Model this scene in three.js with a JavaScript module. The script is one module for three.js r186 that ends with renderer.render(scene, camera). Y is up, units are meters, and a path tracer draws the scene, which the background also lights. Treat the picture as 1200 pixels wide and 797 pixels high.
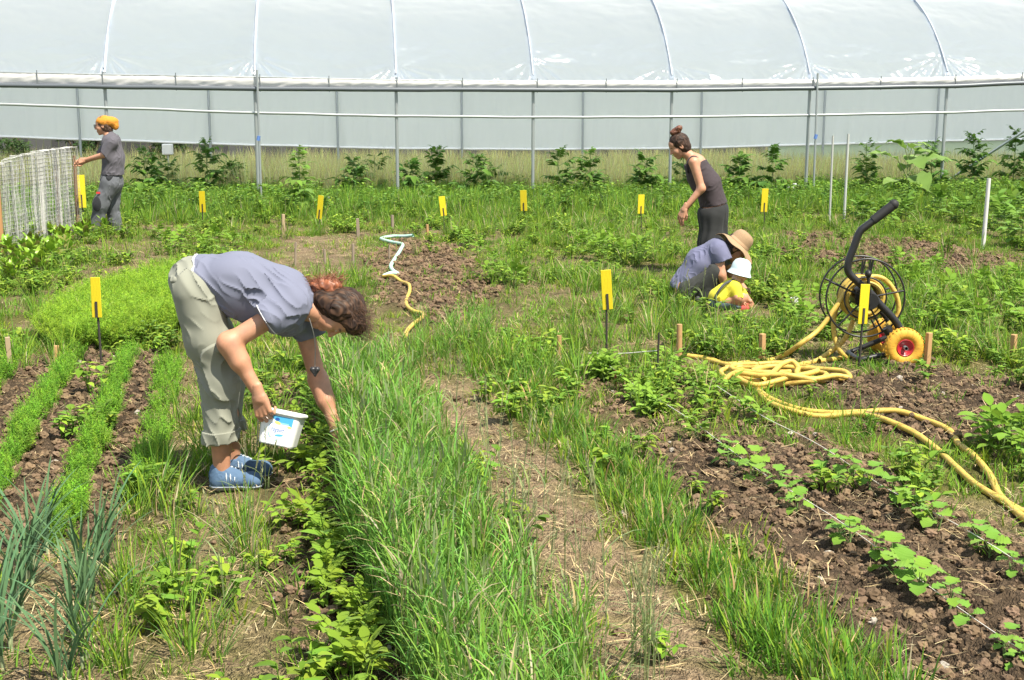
import * as THREE from 'three';
import { mergeGeometries } from 'three/addons/utils/BufferGeometryUtils.js';
import { RoundedBoxGeometry } from 'three/addons/geometries/RoundedBoxGeometry.js';
import { createNoise2D, createNoise3D } from 'simplex-noise';

// ---------------------------------------------------------------- camera, sky, sun, exposure
const scene = new THREE.Scene();
const EYE = 1.7, FOCAL = 1500, PITCH = Math.atan(273.5 / FOCAL);
const camera = new THREE.PerspectiveCamera(2 * Math.atan(398.5 / FOCAL) * 180 / Math.PI, 1200 / 797, 0.1, 900);
camera.position.set(0, EYE, 0);
camera.rotation.x = -PITCH;
scene.add(camera);
const SUN = new THREE.Vector3(0.39, 0.90, 0.21).normalize();
// thin hazy summer sky: pale at the horizon, soft blue overhead, brighter air round the sun
{
  const w = 512, h = 256, d = new Float32Array(w * h * 4), low = [0.56, 0.575, 0.59], high = [0.275, 0.35, 0.46];
  for (let j = 0; j < h; j++) for (let i = 0; i < w; i++) {
    const up = ((j + 0.5) / h - 0.5) * Math.PI, round = ((i + 0.5) / w - 0.5) * 2 * Math.PI, y = Math.sin(up), x = Math.cos(round) * Math.cos(up), z = Math.sin(round) * Math.cos(up);
    const t = Math.pow(Math.max(0, y), 0.6), near = Math.max(0, x * SUN.x + y * SUN.y + z * SUN.z), glow = 0.25 * Math.pow(near, 6) + 0.5 * Math.pow(near, 40), k = (j * w + i) * 4;
    for (let c = 0; c < 3; c++) d[k + c] = y < 0 ? low[c] * 0.6 : (low[c] + (high[c] - low[c]) * t) + glow * [1, 0.97, 0.92][c] * 0.5; d[k + 3] = 1;
  }
  const sky = new THREE.DataTexture(d, w, h, THREE.RGBAFormat, THREE.FloatType); sky.mapping = THREE.EquirectangularReflectionMapping; sky.magFilter = THREE.LinearFilter; sky.needsUpdate = true;
  scene.background = sky; scene.environment = sky;
}
const sun = new THREE.DirectionalLight(new THREE.Color(1, 0.93, 0.785), 5);
sun.name = 'sun';
sun.position.copy(SUN).multiplyScalar(60); sun.target.position.set(0, 0, -12);
sun.castShadow = true; sun.shadow.mapSize.set(4096, 4096); sun.shadow.radius = 1.2;
Object.assign(sun.shadow.camera, { left: -25, right: 25, top: 25, bottom: -25, near: 1, far: 140 });
scene.add(sun, sun.target);
const renderer = new THREE.WebGLRenderer({ antialias: true });
renderer.toneMapping = THREE.LinearToneMapping;
renderer.toneMappingExposure = 1.9;
renderer.shadowMap.enabled = true;

// ---------------------------------------------------------------- helpers
let seedState = 1234567;
const rnd = () => { seedState = (seedState + 0x6d2b79f5) | 0; let t = Math.imul(seedState ^ (seedState >>> 15), 1 | seedState); t = (t + Math.imul(t ^ (t >>> 7), 61 | t)) ^ t; return ((t ^ (t >>> 14)) >>> 0) / 4294967296; };
const reseed = (s) => { seedState = s * 7919 + 13; };
const rr = (a, b) => a + (b - a) * rnd();
const n2 = createNoise2D(rnd), n3 = createNoise3D(rnd);
const V = (x, y, z) => new THREE.Vector3(x, y, z);
const clamp = (x, a = 0, b = 1) => Math.min(b, Math.max(a, x));
const sstep = (a, b, x) => { const t = clamp((x - a) / (b - a)); return t * t * (3 - 2 * t); };
const lerp = (a, b, t) => a + (b - a) * t;
const CP = Math.cos(PITCH), SP = Math.sin(PITCH);
// direction of a photograph pixel (1200 x 797) in the world
function ray(px, py) { const x = (px - 600) / FOCAL, y = -(py - 398.5) / FOCAL; return V(x, y * CP - SP, -y * SP - CP); }
// where that direction meets the level h / the plane z / a vertical plane through q with normal n
function G(px, py, h = 0) { const d = ray(px, py), t = (EYE - h) / -d.y; return V(d.x * t, h, d.z * t); }
function W(px, py, z) { const d = ray(px, py), t = z / d.z; return V(d.x * t, EYE + d.y * t, z); }
function PL(px, py, q, n) { const d = ray(px, py), o = V(0, EYE, 0), t = q.clone().sub(o).dot(n) / d.dot(n); return o.addScaledVector(d, t); }
// bed rows run towards R; U lies across them
const R = V(-335, 0, -1525).normalize(), U = V(-R.z, 0, R.x);
const ROW0 = 0.067, ROWK = 0.9767;   // u is counted from a line just beside the lens
const uvOf = (x, z) => [(x * U.x + z * U.z) / ROWK + ROW0, x * R.x + z * R.z];
const xzOf = (u, v) => { u = (u - ROW0) * ROWK; return [u * U.x + v * R.x, u * U.z + v * R.z]; };
const uvPx = (px, py) => { const p = G(px, py); return uvOf(p.x, p.z); };

const taken = {};
function numbered(name) { const k = taken[name] = (taken[name] ?? -1) + 1; return k ? name + '_' + String(k).padStart(3, '0') : name; }
function shade(o) { o.castShadow = o.receiveShadow = true; return o; }
function part(name, geometry, material, parent, label) { const m = shade(new THREE.Mesh(geometry, material)); m.name = name; parent.add(m); if (label) m.userData.label = label; return m; }
function thing(name, label, category, p, turn = 0, group) {
  const o = new THREE.Group(); o.name = numbered(name); o.position.copy(p); o.rotation.y = turn;
  o.userData = { label, category }; if (group) o.userData.group = group; scene.add(o); return o;
}
function single(name, geometry, material, label, category, p, group) {
  const m = part(numbered(name), geometry, material, scene); m.userData = { label, category }; if (group) m.userData.group = group; if (p) m.position.copy(p); return m;
}
function stuff(name, geometry, material, items, label, category, parent) {
  const m = shade(new THREE.InstancedMesh(geometry, material, items.length)); m.name = parent ? name : numbered(name);
  const q = new THREE.Quaternion(), e = new THREE.Euler(), mt = new THREE.Matrix4(), c = new THREE.Color();
  items.forEach((it, k) => {
    e.set(it.tx || 0, it.r || 0, it.tz || 0, 'YXZ'); q.setFromEuler(e);
    mt.compose(V(it.x, it.y, it.z), q, V(it.s, it.sy || it.s, it.s)); m.setMatrixAt(k, mt);
    if (it.c) m.setColorAt(k, c.setRGB(it.c[0], it.c[1], it.c[2]));
  });
  m.userData = { kind: 'stuff', label, category }; (parent || scene).add(m); return m;
}
const std = (r, g, b, roughness = 0.8, more = {}) => { const m = new THREE.MeshPhysicalMaterial({ roughness, side: THREE.DoubleSide, ...more }); m.color.setRGB(r, g, b); return m; };
const leafMat = (more = {}) => std(1, 1, 1, 1, { vertexColors: true, transmission: 0.38, clearcoat: 0.03, clearcoatRoughness: 0.42, specularIntensity: 0.25, ...more });

// ---------------------------------------------------------------- small mesh collector
class Geo {
  constructor() { this.p = []; this.c = []; this.i = []; this.t = []; }
  get n() { return this.p.length / 3; }
  v(x, y, z, c, u = 0, w = 0) { this.p.push(x, y, z); this.c.push(c[0], c[1], c[2]); this.t.push(u, w); return this.n - 1; }
  tri(a, b, c) { this.i.push(a, b, c); }
  quad(a, b, c, d) { this.i.push(a, b, c, a, c, d); }
  // grass blade: leans and bends; yaw is the way it leans
  blade(x, y, z, yaw, lean, len, wid, curve, col, segs = 3, turn = rr(-0.8, 0.8)) {
    const cx = Math.cos(yaw), cz = Math.sin(yaw), sx = -Math.sin(yaw + turn), sz = Math.cos(yaw + turn);
    let a = lean, px = x, py = y, pz = z, last = null; const step = len / segs;
    for (let k = 0; k <= segs; k++) {
      const w = wid * 0.5 * (k === segs ? 0 : Math.min(1, 1.25 - 0.9 * (k / segs) ** 1.6));
      if (k === segs) { const t = this.v(px, py, pz, col); this.tri(last[0], last[1], t); }
      else { const l = this.v(px - sx * w, py, pz - sz * w, col), r = this.v(px + sx * w, py, pz + sz * w, col); if (last) this.quad(last[0], last[1], r, l); last = [l, r]; }
      px += Math.sin(a) * cx * step; py += Math.cos(a) * step; pz += Math.sin(a) * cz * step; a += curve / segs;
    }
  }
  // leaf from o along d (unit), face towards up; outline(t) = half width; fold lifts the edges, droop bends it down
  leaf(o, d, up, len, outline, col, { rows = 4, fold = 0.25, droop = 0.3, wave = 0, start = 0 } = {}) {
    const side = V().crossVectors(d, up).normalize(), nrm = V().crossVectors(side, d).normalize();
    let prev = null;
    for (let k = 0; k <= rows; k++) {
      const t = k / rows, w = outline(t), sag = -droop * len * t * t;
      const mx = o.x + d.x * len * t + nrm.x * sag, my = o.y + d.y * len * t + nrm.y * sag, mz = o.z + d.z * len * t + nrm.z * sag;
      const ids = [];
      for (const s of [-1, 0, 1]) {
        const q = s * w, lift = Math.abs(s) * w * fold + (s ? wave * w * Math.sin(k * 2.6 + s) : 0);
        ids.push(this.v(mx + side.x * q + nrm.x * lift, my + side.y * q + nrm.y * lift, mz + side.z * q + nrm.z * lift, col, s * 0.5 + 0.5, t));
      }
      if (prev) { this.quad(prev[0], prev[1], ids[1], ids[0]); this.quad(prev[1], prev[2], ids[2], ids[1]); }
      prev = ids;
    }
  }
  stick(a, b, r1, r2, col, sides = 4) {
    const d = b.clone().sub(a).normalize(), s = Math.abs(d.y) > 0.9 ? V(1, 0, 0) : V(0, 1, 0), e1 = V().crossVectors(d, s).normalize(), e2 = V().crossVectors(d, e1); let A = [], B = [];
    for (let k = 0; k < sides; k++) { const q = k / sides * 6.2832, c = Math.cos(q), n = Math.sin(q);
      A.push(this.v(a.x + (e1.x * c + e2.x * n) * r1, a.y + (e1.y * c + e2.y * n) * r1, a.z + (e1.z * c + e2.z * n) * r1, col, k / sides, 0));
      B.push(this.v(b.x + (e1.x * c + e2.x * n) * r2, b.y + (e1.y * c + e2.y * n) * r2, b.z + (e1.z * c + e2.z * n) * r2, col, k / sides, 1)); }
    for (let k = 0; k < sides; k++) { const j = (k + 1) % sides; this.quad(A[k], A[j], B[j], B[k]); }
  }
  build() {
    const g = new THREE.BufferGeometry();
    g.setAttribute('position', new THREE.Float32BufferAttribute(this.p, 3)); g.setAttribute('color', new THREE.Float32BufferAttribute(this.c, 3)); g.setAttribute('uv', new THREE.Float32BufferAttribute(this.t, 2));
    g.setIndex(this.i); g.computeVertexNormals(); return g;
  }
}
const tint = (c, amount = 0.18) => { const k = 1 + rr(-amount, amount), w = rr(-amount, amount) * 0.5; return [c[0] * k * (1 + w), c[1] * k, c[2] * k * (1 - w)]; };
function tube(points, radius, sides = 8, steps = points.length * 6, closed = false) { return new THREE.TubeGeometry(new THREE.CatmullRomCurve3(points, closed, 'centripetal'), steps, radius, sides, closed); }
function rod(a, b, r1, r2 = r1, sides = 10) { const d = b.clone().sub(a), g = new THREE.CylinderGeometry(r2, r1, d.length(), sides, 1); g.translate(0, d.length() / 2, 0); g.applyQuaternion(new THREE.Quaternion().setFromUnitVectors(V(0, 1, 0), d.normalize())); g.translate(a.x, a.y, a.z); return g; }
function merged(list) { return mergeGeometries(list.map((g) => g.index ? g.toNonIndexed() : g)); }

// noise textures, grain only
function noiseTexture(size, fn, srgb = false) {
  const d = new Uint8Array(size * size * 4);
  for (let y = 0; y < size; y++) for (let x = 0; x < size; x++) { const q = fn(x / size, y / size); for (let c = 0; c < 3; c++) d[(y * size + x) * 4 + c] = clamp(Array.isArray(q) ? q[c] : q) * 255; d[(y * size + x) * 4 + 3] = 255; }
  const t = new THREE.DataTexture(d, size, size); t.wrapS = t.wrapT = THREE.RepeatWrapping; t.magFilter = THREE.LinearFilter; t.minFilter = THREE.LinearMipmapLinearFilter; t.generateMipmaps = true; if (srgb) t.colorSpace = THREE.SRGBColorSpace; t.needsUpdate = true; return t;
}
// noise that tiles: four-dimensional torus replaced by a blend of shifted copies
const tiled = (f, x, y) => { const a = f(x, y), b = f(x - 1, y), c = f(x, y - 1), d = f(x - 1, y - 1); return lerp(lerp(a, b, x), lerp(c, d, x), y); };

// ---------------------------------------------------------------- ground: beds, paths, height
// a convex patch given by its corners; >0 inside, in metres
function patch(corners, kind, strength = 1, soft = 0.09) {
  const c = corners.slice(); let area = 0; c.forEach((p, i) => { const q = c[(i + 1) % c.length]; area += p[0] * q[1] - q[0] * p[1]; }); if (area < 0) c.reverse();
  const edges = c.map((p, i) => { const q = c[(i + 1) % c.length], dx = q[0] - p[0], dy = q[1] - p[1], l = Math.hypot(dx, dy); return [-dy / l, dx / l, p[0], p[1]]; });
  return { kind, strength, at: (u, v) => { let d = 9; for (const e of edges) d = Math.min(d, (u - e[2]) * e[0] + (v - e[3]) * e[1]); return d <= -soft ? 0 : strength * sstep(-soft, soft, d); } };
}
const rect = (u0, u1, v0, v1) => [[u0, v0], [u1, v0], [u1, v1], [u0, v1]];
const pxs = (...l) => l.map(([x, y]) => uvPx(x, y));
const vAt = (px, py) => uvPx(px, py)[1];
const PATCHES = [
  patch(rect(-1.75, -0.42, vAt(70, 640), vAt(110, 415)), 'soil'),
  patch(rect(-1.6, -0.3, 2.2, vAt(70, 640)), 'dry', 0.75, 0.15),
  patch(rect(-0.34, 0.26, 2.2, vAt(280, 500)), 'dry', 0.62, 0.2),
  patch(rect(0.2, 0.52, 2.2, vAt(330, 440)), 'soil', 0.75),
  patch(rect(1.16, 1.6, 2.2, vAt(590, 440)), 'dry', 1, 0.12),
  patch(rect(1.1, 1.75, vAt(590, 440), vAt(540, 340)), 'dry', 0.5, 0.25),
  patch(rect(1.96, 3.12, 2.2, vAt(880, 520)), 'soil', 1, 0.1),
  patch(rect(1.98, 3.1, vAt(880, 520), vAt(760, 430)), 'soil', 0.5, 0.2),
  patch(pxs([912, 456], [1062, 430], [1290, 470], [1290, 535], [1050, 512]), 'soil', 1, 0.12),
  patch(pxs([425, 302], [475, 279], [545, 292], [590, 345], [520, 392], [440, 352]), 'soil', 0.9, 0.35),
  patch(pxs([318, 279], [430, 275], [445, 318], [330, 330]), 'dry', 0.95, 0.3),
  patch(pxs([895, 272], [1060, 281], [1220, 306], [1220, 330], [1000, 318], [895, 298]), 'soil', 0.85, 0.4),
  patch(pxs([60, 345], [130, 288], [200, 268], [250, 276], [140, 345]), 'dry', 0.8, 0.3),
  patch(pxs([555, 345], [640, 300], [660, 330], [600, 410], [545, 405]), 'dry', 0.6, 0.4),
  patch(pxs([500, 300], [560, 278], [600, 290], [540, 330]), 'dry', 0.6, 0.4),
  patch(pxs([930, 345], [1000, 340], [1010, 420], [900, 400]), 'dry', 0.55, 0.3),
  patch(pxs([660, 360], [790, 330], [800, 400], [660, 420]), 'dry', 0.45, 0.4),
  patch(pxs([1060, 600], [1230, 570], [1230, 700], [1150, 690]), 'dry', 0.55, 0.15),
  patch(pxs([730, 262], [860, 275], [860, 300], [720, 290]), 'dry', 0.5, 0.5),
];
function zone(x, z) {
  let [u, v] = uvOf(x, z);
  const uu = u + 0.07 * n2(v * 1.1, u * 1.3) + 0.035 * n2(v * 5.1 + 7, u * 5), vv = v + 0.2 * n2(u * 2 + 40, v * 2);
  let soil = 0, dry = 0;
  for (const p of PATCHES) { const k = p.at(uu, vv); if (!k) continue; if (p.kind === 'soil') soil = Math.max(soil, k); else dry = Math.max(dry, k); }
  const m = n2(u * 0.55 + 3, v * 0.42) * 0.6 + n2(u * 1.9, v * 1.6 + 9) * 0.4;
  dry = Math.max(dry, sstep(0.02, 0.5, m) * 0.7);
  dry *= 1 - soil;
  return { u, v, soil, dry, patchy: m };
}
function heightAt(x, z, q = zone(x, z)) {
  const far = sstep(24, 40, Math.hypot(x, z));
  if (far >= 1) return 0;
  const c1 = n2(x * 9, z * 9), c2 = n2(x * 21 + 5, z * 21), c3 = Math.abs(n2(x * 38, z * 38 + 3));
  const clod = 0.018 * c1 + 0.013 * c2 + 0.014 * c3, soft = 0.012 * n2(x * 3, z * 3) + 0.008 * c1 + 0.006 * c2 + 0.005 * c3;
  return (1 - far) * (0.015 * n2(x * 0.7, z * 0.7) + lerp(soft, clod + 0.015, q.soil));
}
const onGround = (p) => { p.y = heightAt(p.x, p.z); return p; };
{
  const S = [], Z = []; for (let s = -0.78; s <= 0.7801; s += 0.0042) S.push(s);
  for (const s of [1, 1.5, 2.5, 6, 18]) { S.push(s); S.unshift(-s); }
  for (let z = 2.2; z < 26; z *= 1.0042) Z.push(-z);
  Z.push(-27, -29, -32, -36, -44, -60, -110, -200, -420); Z.unshift(60, 12, 2, -0.6, -1.6);
  const g = new THREE.BufferGeometry(), P = new Float32Array(S.length * Z.length * 3), C = new Float32Array(S.length * Z.length * 3), T = new Float32Array(S.length * Z.length * 2), I = [];
  const dark = [0.15, 0.105, 0.067], pale = [0.4, 0.29, 0.18], mossy = [0.215, 0.21, 0.06], far = [0.12, 0.15, 0.05];
  let k = 0;
  Z.forEach((z, j) => S.forEach((s, i) => {
    const x = s * Math.max(2.2, Math.abs(z)), q = zone(x, z), a = n2(x * 13, z * 13), b = n2(x * 47, z * 47), c = n2(x * 4, z * 4 + 50), near = -z < 30 && z < 0;
    P[k * 3] = x; P[k * 3 + 1] = heightAt(x, z, q); P[k * 3 + 2] = z; T[k * 2] = x; T[k * 2 + 1] = z;
    const bare = clamp(q.dry * 0.9 + 0.35 * c * q.dry + 0.15 * a), w = 1 + 0.16 * a + 0.2 * b;
    for (let n = 0; n < 3; n++) { let col = lerp(lerp(mossy[n], pale[n], bare), dark[n] * (1 + 0.2 * c + 0.22 * n2(x * 0.9 + 8, z * 0.9)), q.soil); if (!near) col = far[n]; C[k * 3 + n] = col * w; }
    if (i && j) { const o = S.length; I.push(k - o - 1, k - 1, k - o, k - o, k - 1, k); }
    k++;
  }));
  g.setAttribute('position', new THREE.BufferAttribute(P, 3)); g.setAttribute('color', new THREE.BufferAttribute(C, 3)); g.setAttribute('uv', new THREE.BufferAttribute(T, 2)); g.setIndex(I); g.computeVertexNormals();
  if (g.attributes.normal.getY(Math.floor(k / 2)) < 0) { for (let q = 0; q < I.length; q += 3) { const t = I[q]; I[q] = I[q + 1]; I[q + 1] = t; } g.setIndex(I); g.computeVertexNormals(); }
  const grain = noiseTexture(512, (x, y) => tiled((a, b) => 0.74 + 0.16 * n2(a * 24, b * 24) + 0.2 * n2(a * 70, b * 70) + 0.2 * n2(a * 170, b * 170), x, y), true);
  const rough = noiseTexture(512, (x, y) => tiled((a, b) => 0.5 + 0.22 * n2(a * 30, b * 30) + 0.18 * n2(a * 80, b * 80) + 0.12 * n2(a * 180, b * 180), x, y));
  for (const t of [grain, rough]) t.repeat.set(1.37, 1.37);
  const m = std(1, 1, 1, 0.96, { vertexColors: true, map: grain, bumpMap: rough, bumpScale: 0.03, specularIntensity: 0.3 });
  const o = part('ground', g, m, scene); o.userData = { kind: 'structure', label: 'garden soil with dug beds and worn paths', category: 'ground' };
}
// places kept free of tall growth: people's feet, hoses, the reel
const CLEAR = [];
const clearAt = (px, py, r) => { const p = G(px, py); CLEAR.push([p.x, p.z, r * r]); };
const isClear = (x, z) => { for (const c of CLEAR) if ((x - c[0]) ** 2 + (z - c[1]) ** 2 < c[2]) return true; return false; };
clearAt(290, 590, 0.24); clearAt(270, 572, 0.22); clearAt(330, 570, 0.16);
for (let k = 0; k <= 10; k++) { clearAt(840 + k * 16, 440, 0.3); clearAt(830 + k * 18, 458, 0.25); }
for (const [x, y] of [[905, 472], [940, 484], [975, 489], [1010, 491], [1040, 498], [1075, 505], [1110, 518], [1135, 540], [1155, 560], [1172, 582], [1100, 540], [1070, 520], [1180, 600], [1200, 615]]) clearAt(x, y, 0.2);
for (const [x, y] of [[450, 284], [470, 290], [465, 305], [460, 318], [455, 330], [475, 338], [480, 350], [478, 362], [490, 375], [485, 388], [475, 400]]) clearAt(x, y, 0.4);
for (const [x, y] of [[1020, 428], [1060, 440], [1000, 430], [980, 425], [955, 428], [860, 368], [880, 366], [840, 366]]) clearAt(x, y, 0.28);
for (const [x, y] of [[345, 290], [385, 292], [420, 296], [350, 308], [395, 312], [430, 285], [590, 360], [575, 385], [505, 320], [535, 310]]) clearAt(x, y, 0.75);
// points spread over the ground in view and a little past it
function scatter(count, zNear, zFar, spread, accept, low = true) {
  const out = []; let tries = 0;
  while (out.length < count && tries++ < count * 40) {
    const z = -Math.sqrt(lerp(zNear * zNear, zFar * zFar, rnd())), x = rr(-1, 1) * spread * Math.max(-z, 3);
    if (low && isClear(x, z)) continue; const q = zone(x, z), a = accept(q, x, z); if (a > 0 && rnd() < a) out.push({ x, z, y: heightAt(x, z, q), q, r: rr(0, 6.283), s: 1 });
  }
  return out;
}

// ---------------------------------------------------------------- polytunnel
const TQ = V(0, 0, -23.2), TD = V(0.9925, 0, -0.122).normalize(), TN = V(TD.z, 0, -TD.x);   // TN leads into the tunnel, away from the beds
const TW = 6.6, TB = TQ.clone().addScaledVector(TN, TW);
const steel = std(0.36, 0.39, 0.4, 0.42, { metalness: 0.55 });
const steelDark = std(0.2, 0.225, 0.24, 0.4, { metalness: 0.5 });
const alongT = (s, inn = 0, y = 0) => TQ.clone().addScaledVector(TD, s).addScaledVector(TN, inn).setY(y);
const sOf = (p) => p.clone().sub(TQ).dot(TD);
function curveAt(list, plane) {   // heights read at a few points of the front or back, as a smooth function of the distance along
  const pts = list.map(([x, y]) => { const p = PL(x, y, plane, TN); return [sOf(p), p.y]; });
  return (s) => { if (s <= pts[0][0]) return pts[0][1]; for (let k = 1; k < pts.length; k++) if (s <= pts[k][0]) { const a = pts[k - 1], b = pts[k], t = (s - a[0]) / (b[0] - a[0]); return lerp(a[1], b[1], lerp(t, t * t * (3 - 2 * t), 0.3)); } return pts[pts.length - 1][1]; };
}
const pipeY = curveAt([[0, 100], [150, 102], [300, 104], [465, 105], [787, 105.5], [948, 103.5], [1108, 101], [1200, 97]], TQ);
const lathY = curveAt([[0, 85], [150, 88], [300, 90.5], [465, 94], [625, 95.5], [787, 95.5], [948, 94], [1108, 91], [1200, 88]], TQ);
const railY = curveAt([[0, 122], [150, 127], [300, 132.5], [465, 136], [625, 137.5], [787, 137], [948, 135], [1108, 132], [1200, 129]], TQ);
const hemY = curveAt([[0, 160], [100, 163.5], [300, 170], [465, 174], [625, 175], [787, 174], [948, 169.5], [1108, 165], [1200, 163]], TB);
const ribPx = [-355, -195, -35, 125, 300, 465, 625, 787, 948, 1108, 1270, 1430, 1590, 1750, 1910];
const ribS = ribPx.map((x) => sOf(PL(x, 150, TQ, TN)));
{
  const t = thing('polytunnel', 'long polytunnel of milky plastic film over steel hoops, sides rolled up', 'greenhouse', V(0, 0, 0));
  const S0 = ribS[0] - 0.02, S1 = ribS[ribS.length - 1] + 0.02, E0 = 0.53, RAD = 4.0, EMAX = 1.5;
  // arch: angle e of the outward normal above the horizon runs from E0 at the eave to the ridge and down again
  const halfRun = RAD * (Math.cos(E0) - Math.cos(EMAX)), squeeze = (TW / 2) / halfRun;
  const arch = (s, e) => { const base = lathY(s), back = e > EMAX; const a = back ? 2 * EMAX - e : e; const run = RAD * (Math.cos(E0) - Math.cos(a)) * squeeze, up = RAD * (Math.sin(a) - Math.sin(E0)); return [back ? TW - run : run, base + up]; };
  const film = std(0.7, 0.77, 0.895, 1, { transmission: 0.83, clearcoat: 1, clearcoatRoughness: 0.17 });
  // roof film: drawn in between the hoops, with folds that fan out where each hoop meets the side rail
  const cols = [], rows = [];
  for (let s = S0; s < -11; s += 0.15) cols.push(s); for (let s = Math.max(S0, -11); s < 11.5; s += 0.022) cols.push(s); for (let s = 11.5; s < S1; s += 0.15) cols.push(s); cols.push(S1);
  for (let e = E0; e < 0.76; e += 0.0075) rows.push(e); for (let e = 0.76; e < 1.3; e += 0.016) rows.push(e); for (let e = 1.3; e < 2 * EMAX - E0; e += 0.07) rows.push(e); rows.push(2 * EMAX - E0);
  const g = new THREE.BufferGeometry(), P = [], I = [];
  cols.forEach((s, i) => {
    let k = 0; while (k < ribS.length - 2 && ribS[k + 1] < s) k++;
    const a = ribS[k], b = ribS[k + 1], m = clamp((s - a) / (b - a)), nearRib = m < 0.5 ? k : k + 1, ds = s - ribS[nearRib];
    rows.forEach((e, j) => {
      const [run, y] = arch(s, e), hh = (e - E0) * RAD;         // hh: metres up the arch from the eave
      let push = -0.075 * Math.pow(Math.sin(Math.PI * m), 0.55) * sstep(0, 0.5, hh) * (e < EMAX * 2 - 0.6 ? 1 : 0);
      push += 0.02 * n2(s * 0.5 + k * 3.1, hh * 0.8) + 0.007 * n2(s * 1.7, hh * 3.4) + 0.003 * n2(s * 4, hh * 9);
      // fan of folds below a knot on the hoop, the size of each fan its own
      for (const kk of [k, k + 1]) { const dd = s - ribS[kk], top = 0.34 + 0.08 * Math.sin(kk * 2.3), dep = top - hh, ang = Math.atan2(dd, Math.max(0.02, dep + 0.08)), away = Math.hypot(dd, dep);
        if (hh < top + 0.3) push += 0.0135 * (1 + 0.3 * Math.sin(kk * 5)) * Math.sin(ang * 15 + 2.1 * n2(ang * 2.4, kk * 7) + kk) * sstep(1.25, 0.25, Math.abs(dd)) * sstep(top + 0.25, top - 0.1, hh) * sstep(0, 0.18, away); }
      push += 0.006 * sstep(0.45, 0.05, hh) * n2(s * 5 + hh * 3, hh * 2);
      const sag = 0.025 * Math.sin(Math.PI * m) * sstep(0.3, 0, hh);
      const ne = Math.cos(e), nu = Math.sin(e), p = alongT(s, run - ne * push, y + nu * push - sag);
      P.push(p.x, p.y, p.z);
      if (i && j) { const n = rows.length, q = i * n + j; I.push(q - n - 1, q - 1, q - n, q - n, q - 1, q); }
    });
  });
  g.setAttribute('position', new THREE.Float32BufferAttribute(P, 3)); g.setIndex(I); g.computeVertexNormals();
  part('roof_film', g, film, t);
  // film below the rail, gathered towards the roller pipe, and the roll itself
  const g2 = new THREE.BufferGeometry(), P2 = [], I2 = []; const N2 = 7;
  const c2 = cols.filter((_, i) => i % 2 === 0 || i === cols.length - 1);
  c2.forEach((s, i) => { for (let j = 0; j <= N2; j++) { const f = j / N2, y = lerp(lathY(s) + 0.015, pipeY(s) + 0.03, f), o = -0.03 - 0.035 * Math.sin(f * 3.1) - 0.014 * n2(s * 3.2, f * 3) * f - 0.006 * n2(s * 11, f * 6); const p = alongT(s, o, y); P2.push(p.x, p.y, p.z); if (i && j) { const q = i * (N2 + 1) + j, n = N2 + 1; I2.push(q - n - 1, q - n, q - 1, q - n, q, q - 1); } } });
  g2.setAttribute('position', new THREE.Float32BufferAttribute(P2, 3)); g2.setIndex(I2); g2.computeVertexNormals();
  part('side_film', g2, std(0.62, 0.61, 0.61, 1, { transmission: 0.3, clearcoat: 0.7, clearcoatRoughness: 0.3 }), t);
  const line = (yf, inn, r, dy = 0) => { const pts = []; for (let s = S0; s <= S1; s += 0.5) pts.push(alongT(s, inn, yf(s) + dy + 0.004 * n2(s, inn * 9))); return tube(pts, r, 10, pts.length * 2); };
  part('roller_pipe', line(pipeY, -0.06, 0.04), std(0.115, 0.13, 0.15, 0.4, { metalness: 0.2 }), t);
  part('side_lath', line(lathY, -0.035, 0.013), steel, t);
  part('side_rail', line(railY, 0.01, 0.023), std(0.36, 0.385, 0.39, 0.5, { metalness: 0.4 }), t);
  part('ridge_rail', line((s) => arch(s, EMAX)[1] - 0.06, TW / 2, 0.022), steel, t);
  // hoops, with their posts
  ribS.forEach((s, k) => {
    const pts = []; for (let e = E0; e <= 2 * EMAX - E0; e += 0.1) { const [run, y] = arch(s, e); pts.push(alongT(s, run + 0.03 * Math.cos(e), y - 0.035 * Math.sin(e))); }
    part('hoop', tube(pts, 0.024, 8, 40), std(0.62, 0.65, 0.68, 0.4, { metalness: 0.3 }), t);
    part('post', rod(alongT(s, 0.04, -0.1), alongT(s, 0.04, lathY(s) + 0.05), 0.03), steel, t);
    // film drawn tight over the hoop and welded there
    const w = []; for (let e = E0 + 0.03; e <= 1.45; e += 0.05) { const [run, y] = arch(s, e); w.push(alongT(s, run - 0.012 * Math.cos(e), y + 0.016 * Math.sin(e))); }
    part('hoop_strip', tube(w, 0.016, 6, 40), std(0.36, 0.4, 0.46, 0.6), t);
    if (k) for (const f of [0.02, 0.5]) { const q = lerp(ribS[k - 1], s, f) + 0.06 * Math.sin(k * 9 + f); part('film_clip', rod(alongT(q, -0.075, pipeY(q) - 0.05), alongT(q, -0.075, lathY(q) + 0.05), 0.008, 0.008, 6), steelDark, t); }
  });
  for (const x of [304, 953]) { const s = sOf(PL(x, 150, TQ, TN)); part('crank_pole', rod(alongT(s, -0.16, -0.05), alongT(s, -0.12, lathY(s) + 0.12), 0.02), steel, t); part('crank_grip', rod(alongT(s - 0.02, -0.18, 1.12), alongT(s + 0.0, -0.18, 1.2), 0.03), std(0.1, 0.2, 0.5), t); }
  // far side: posts, rails, a curtain let down part of the way and a low sheet near the closed end
  const backPx = [-60, 95, 247, 396, 541, 682, 820, 963, 1095, 1235];
  backPx.forEach((x) => { const s = sOf(PL(x, 170, TB, TN)); part('back_post', rod(alongT(s, TW - 0.08, -0.1), alongT(s, TW - 0.08, 2.2), 0.028), steel, t); });
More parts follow.
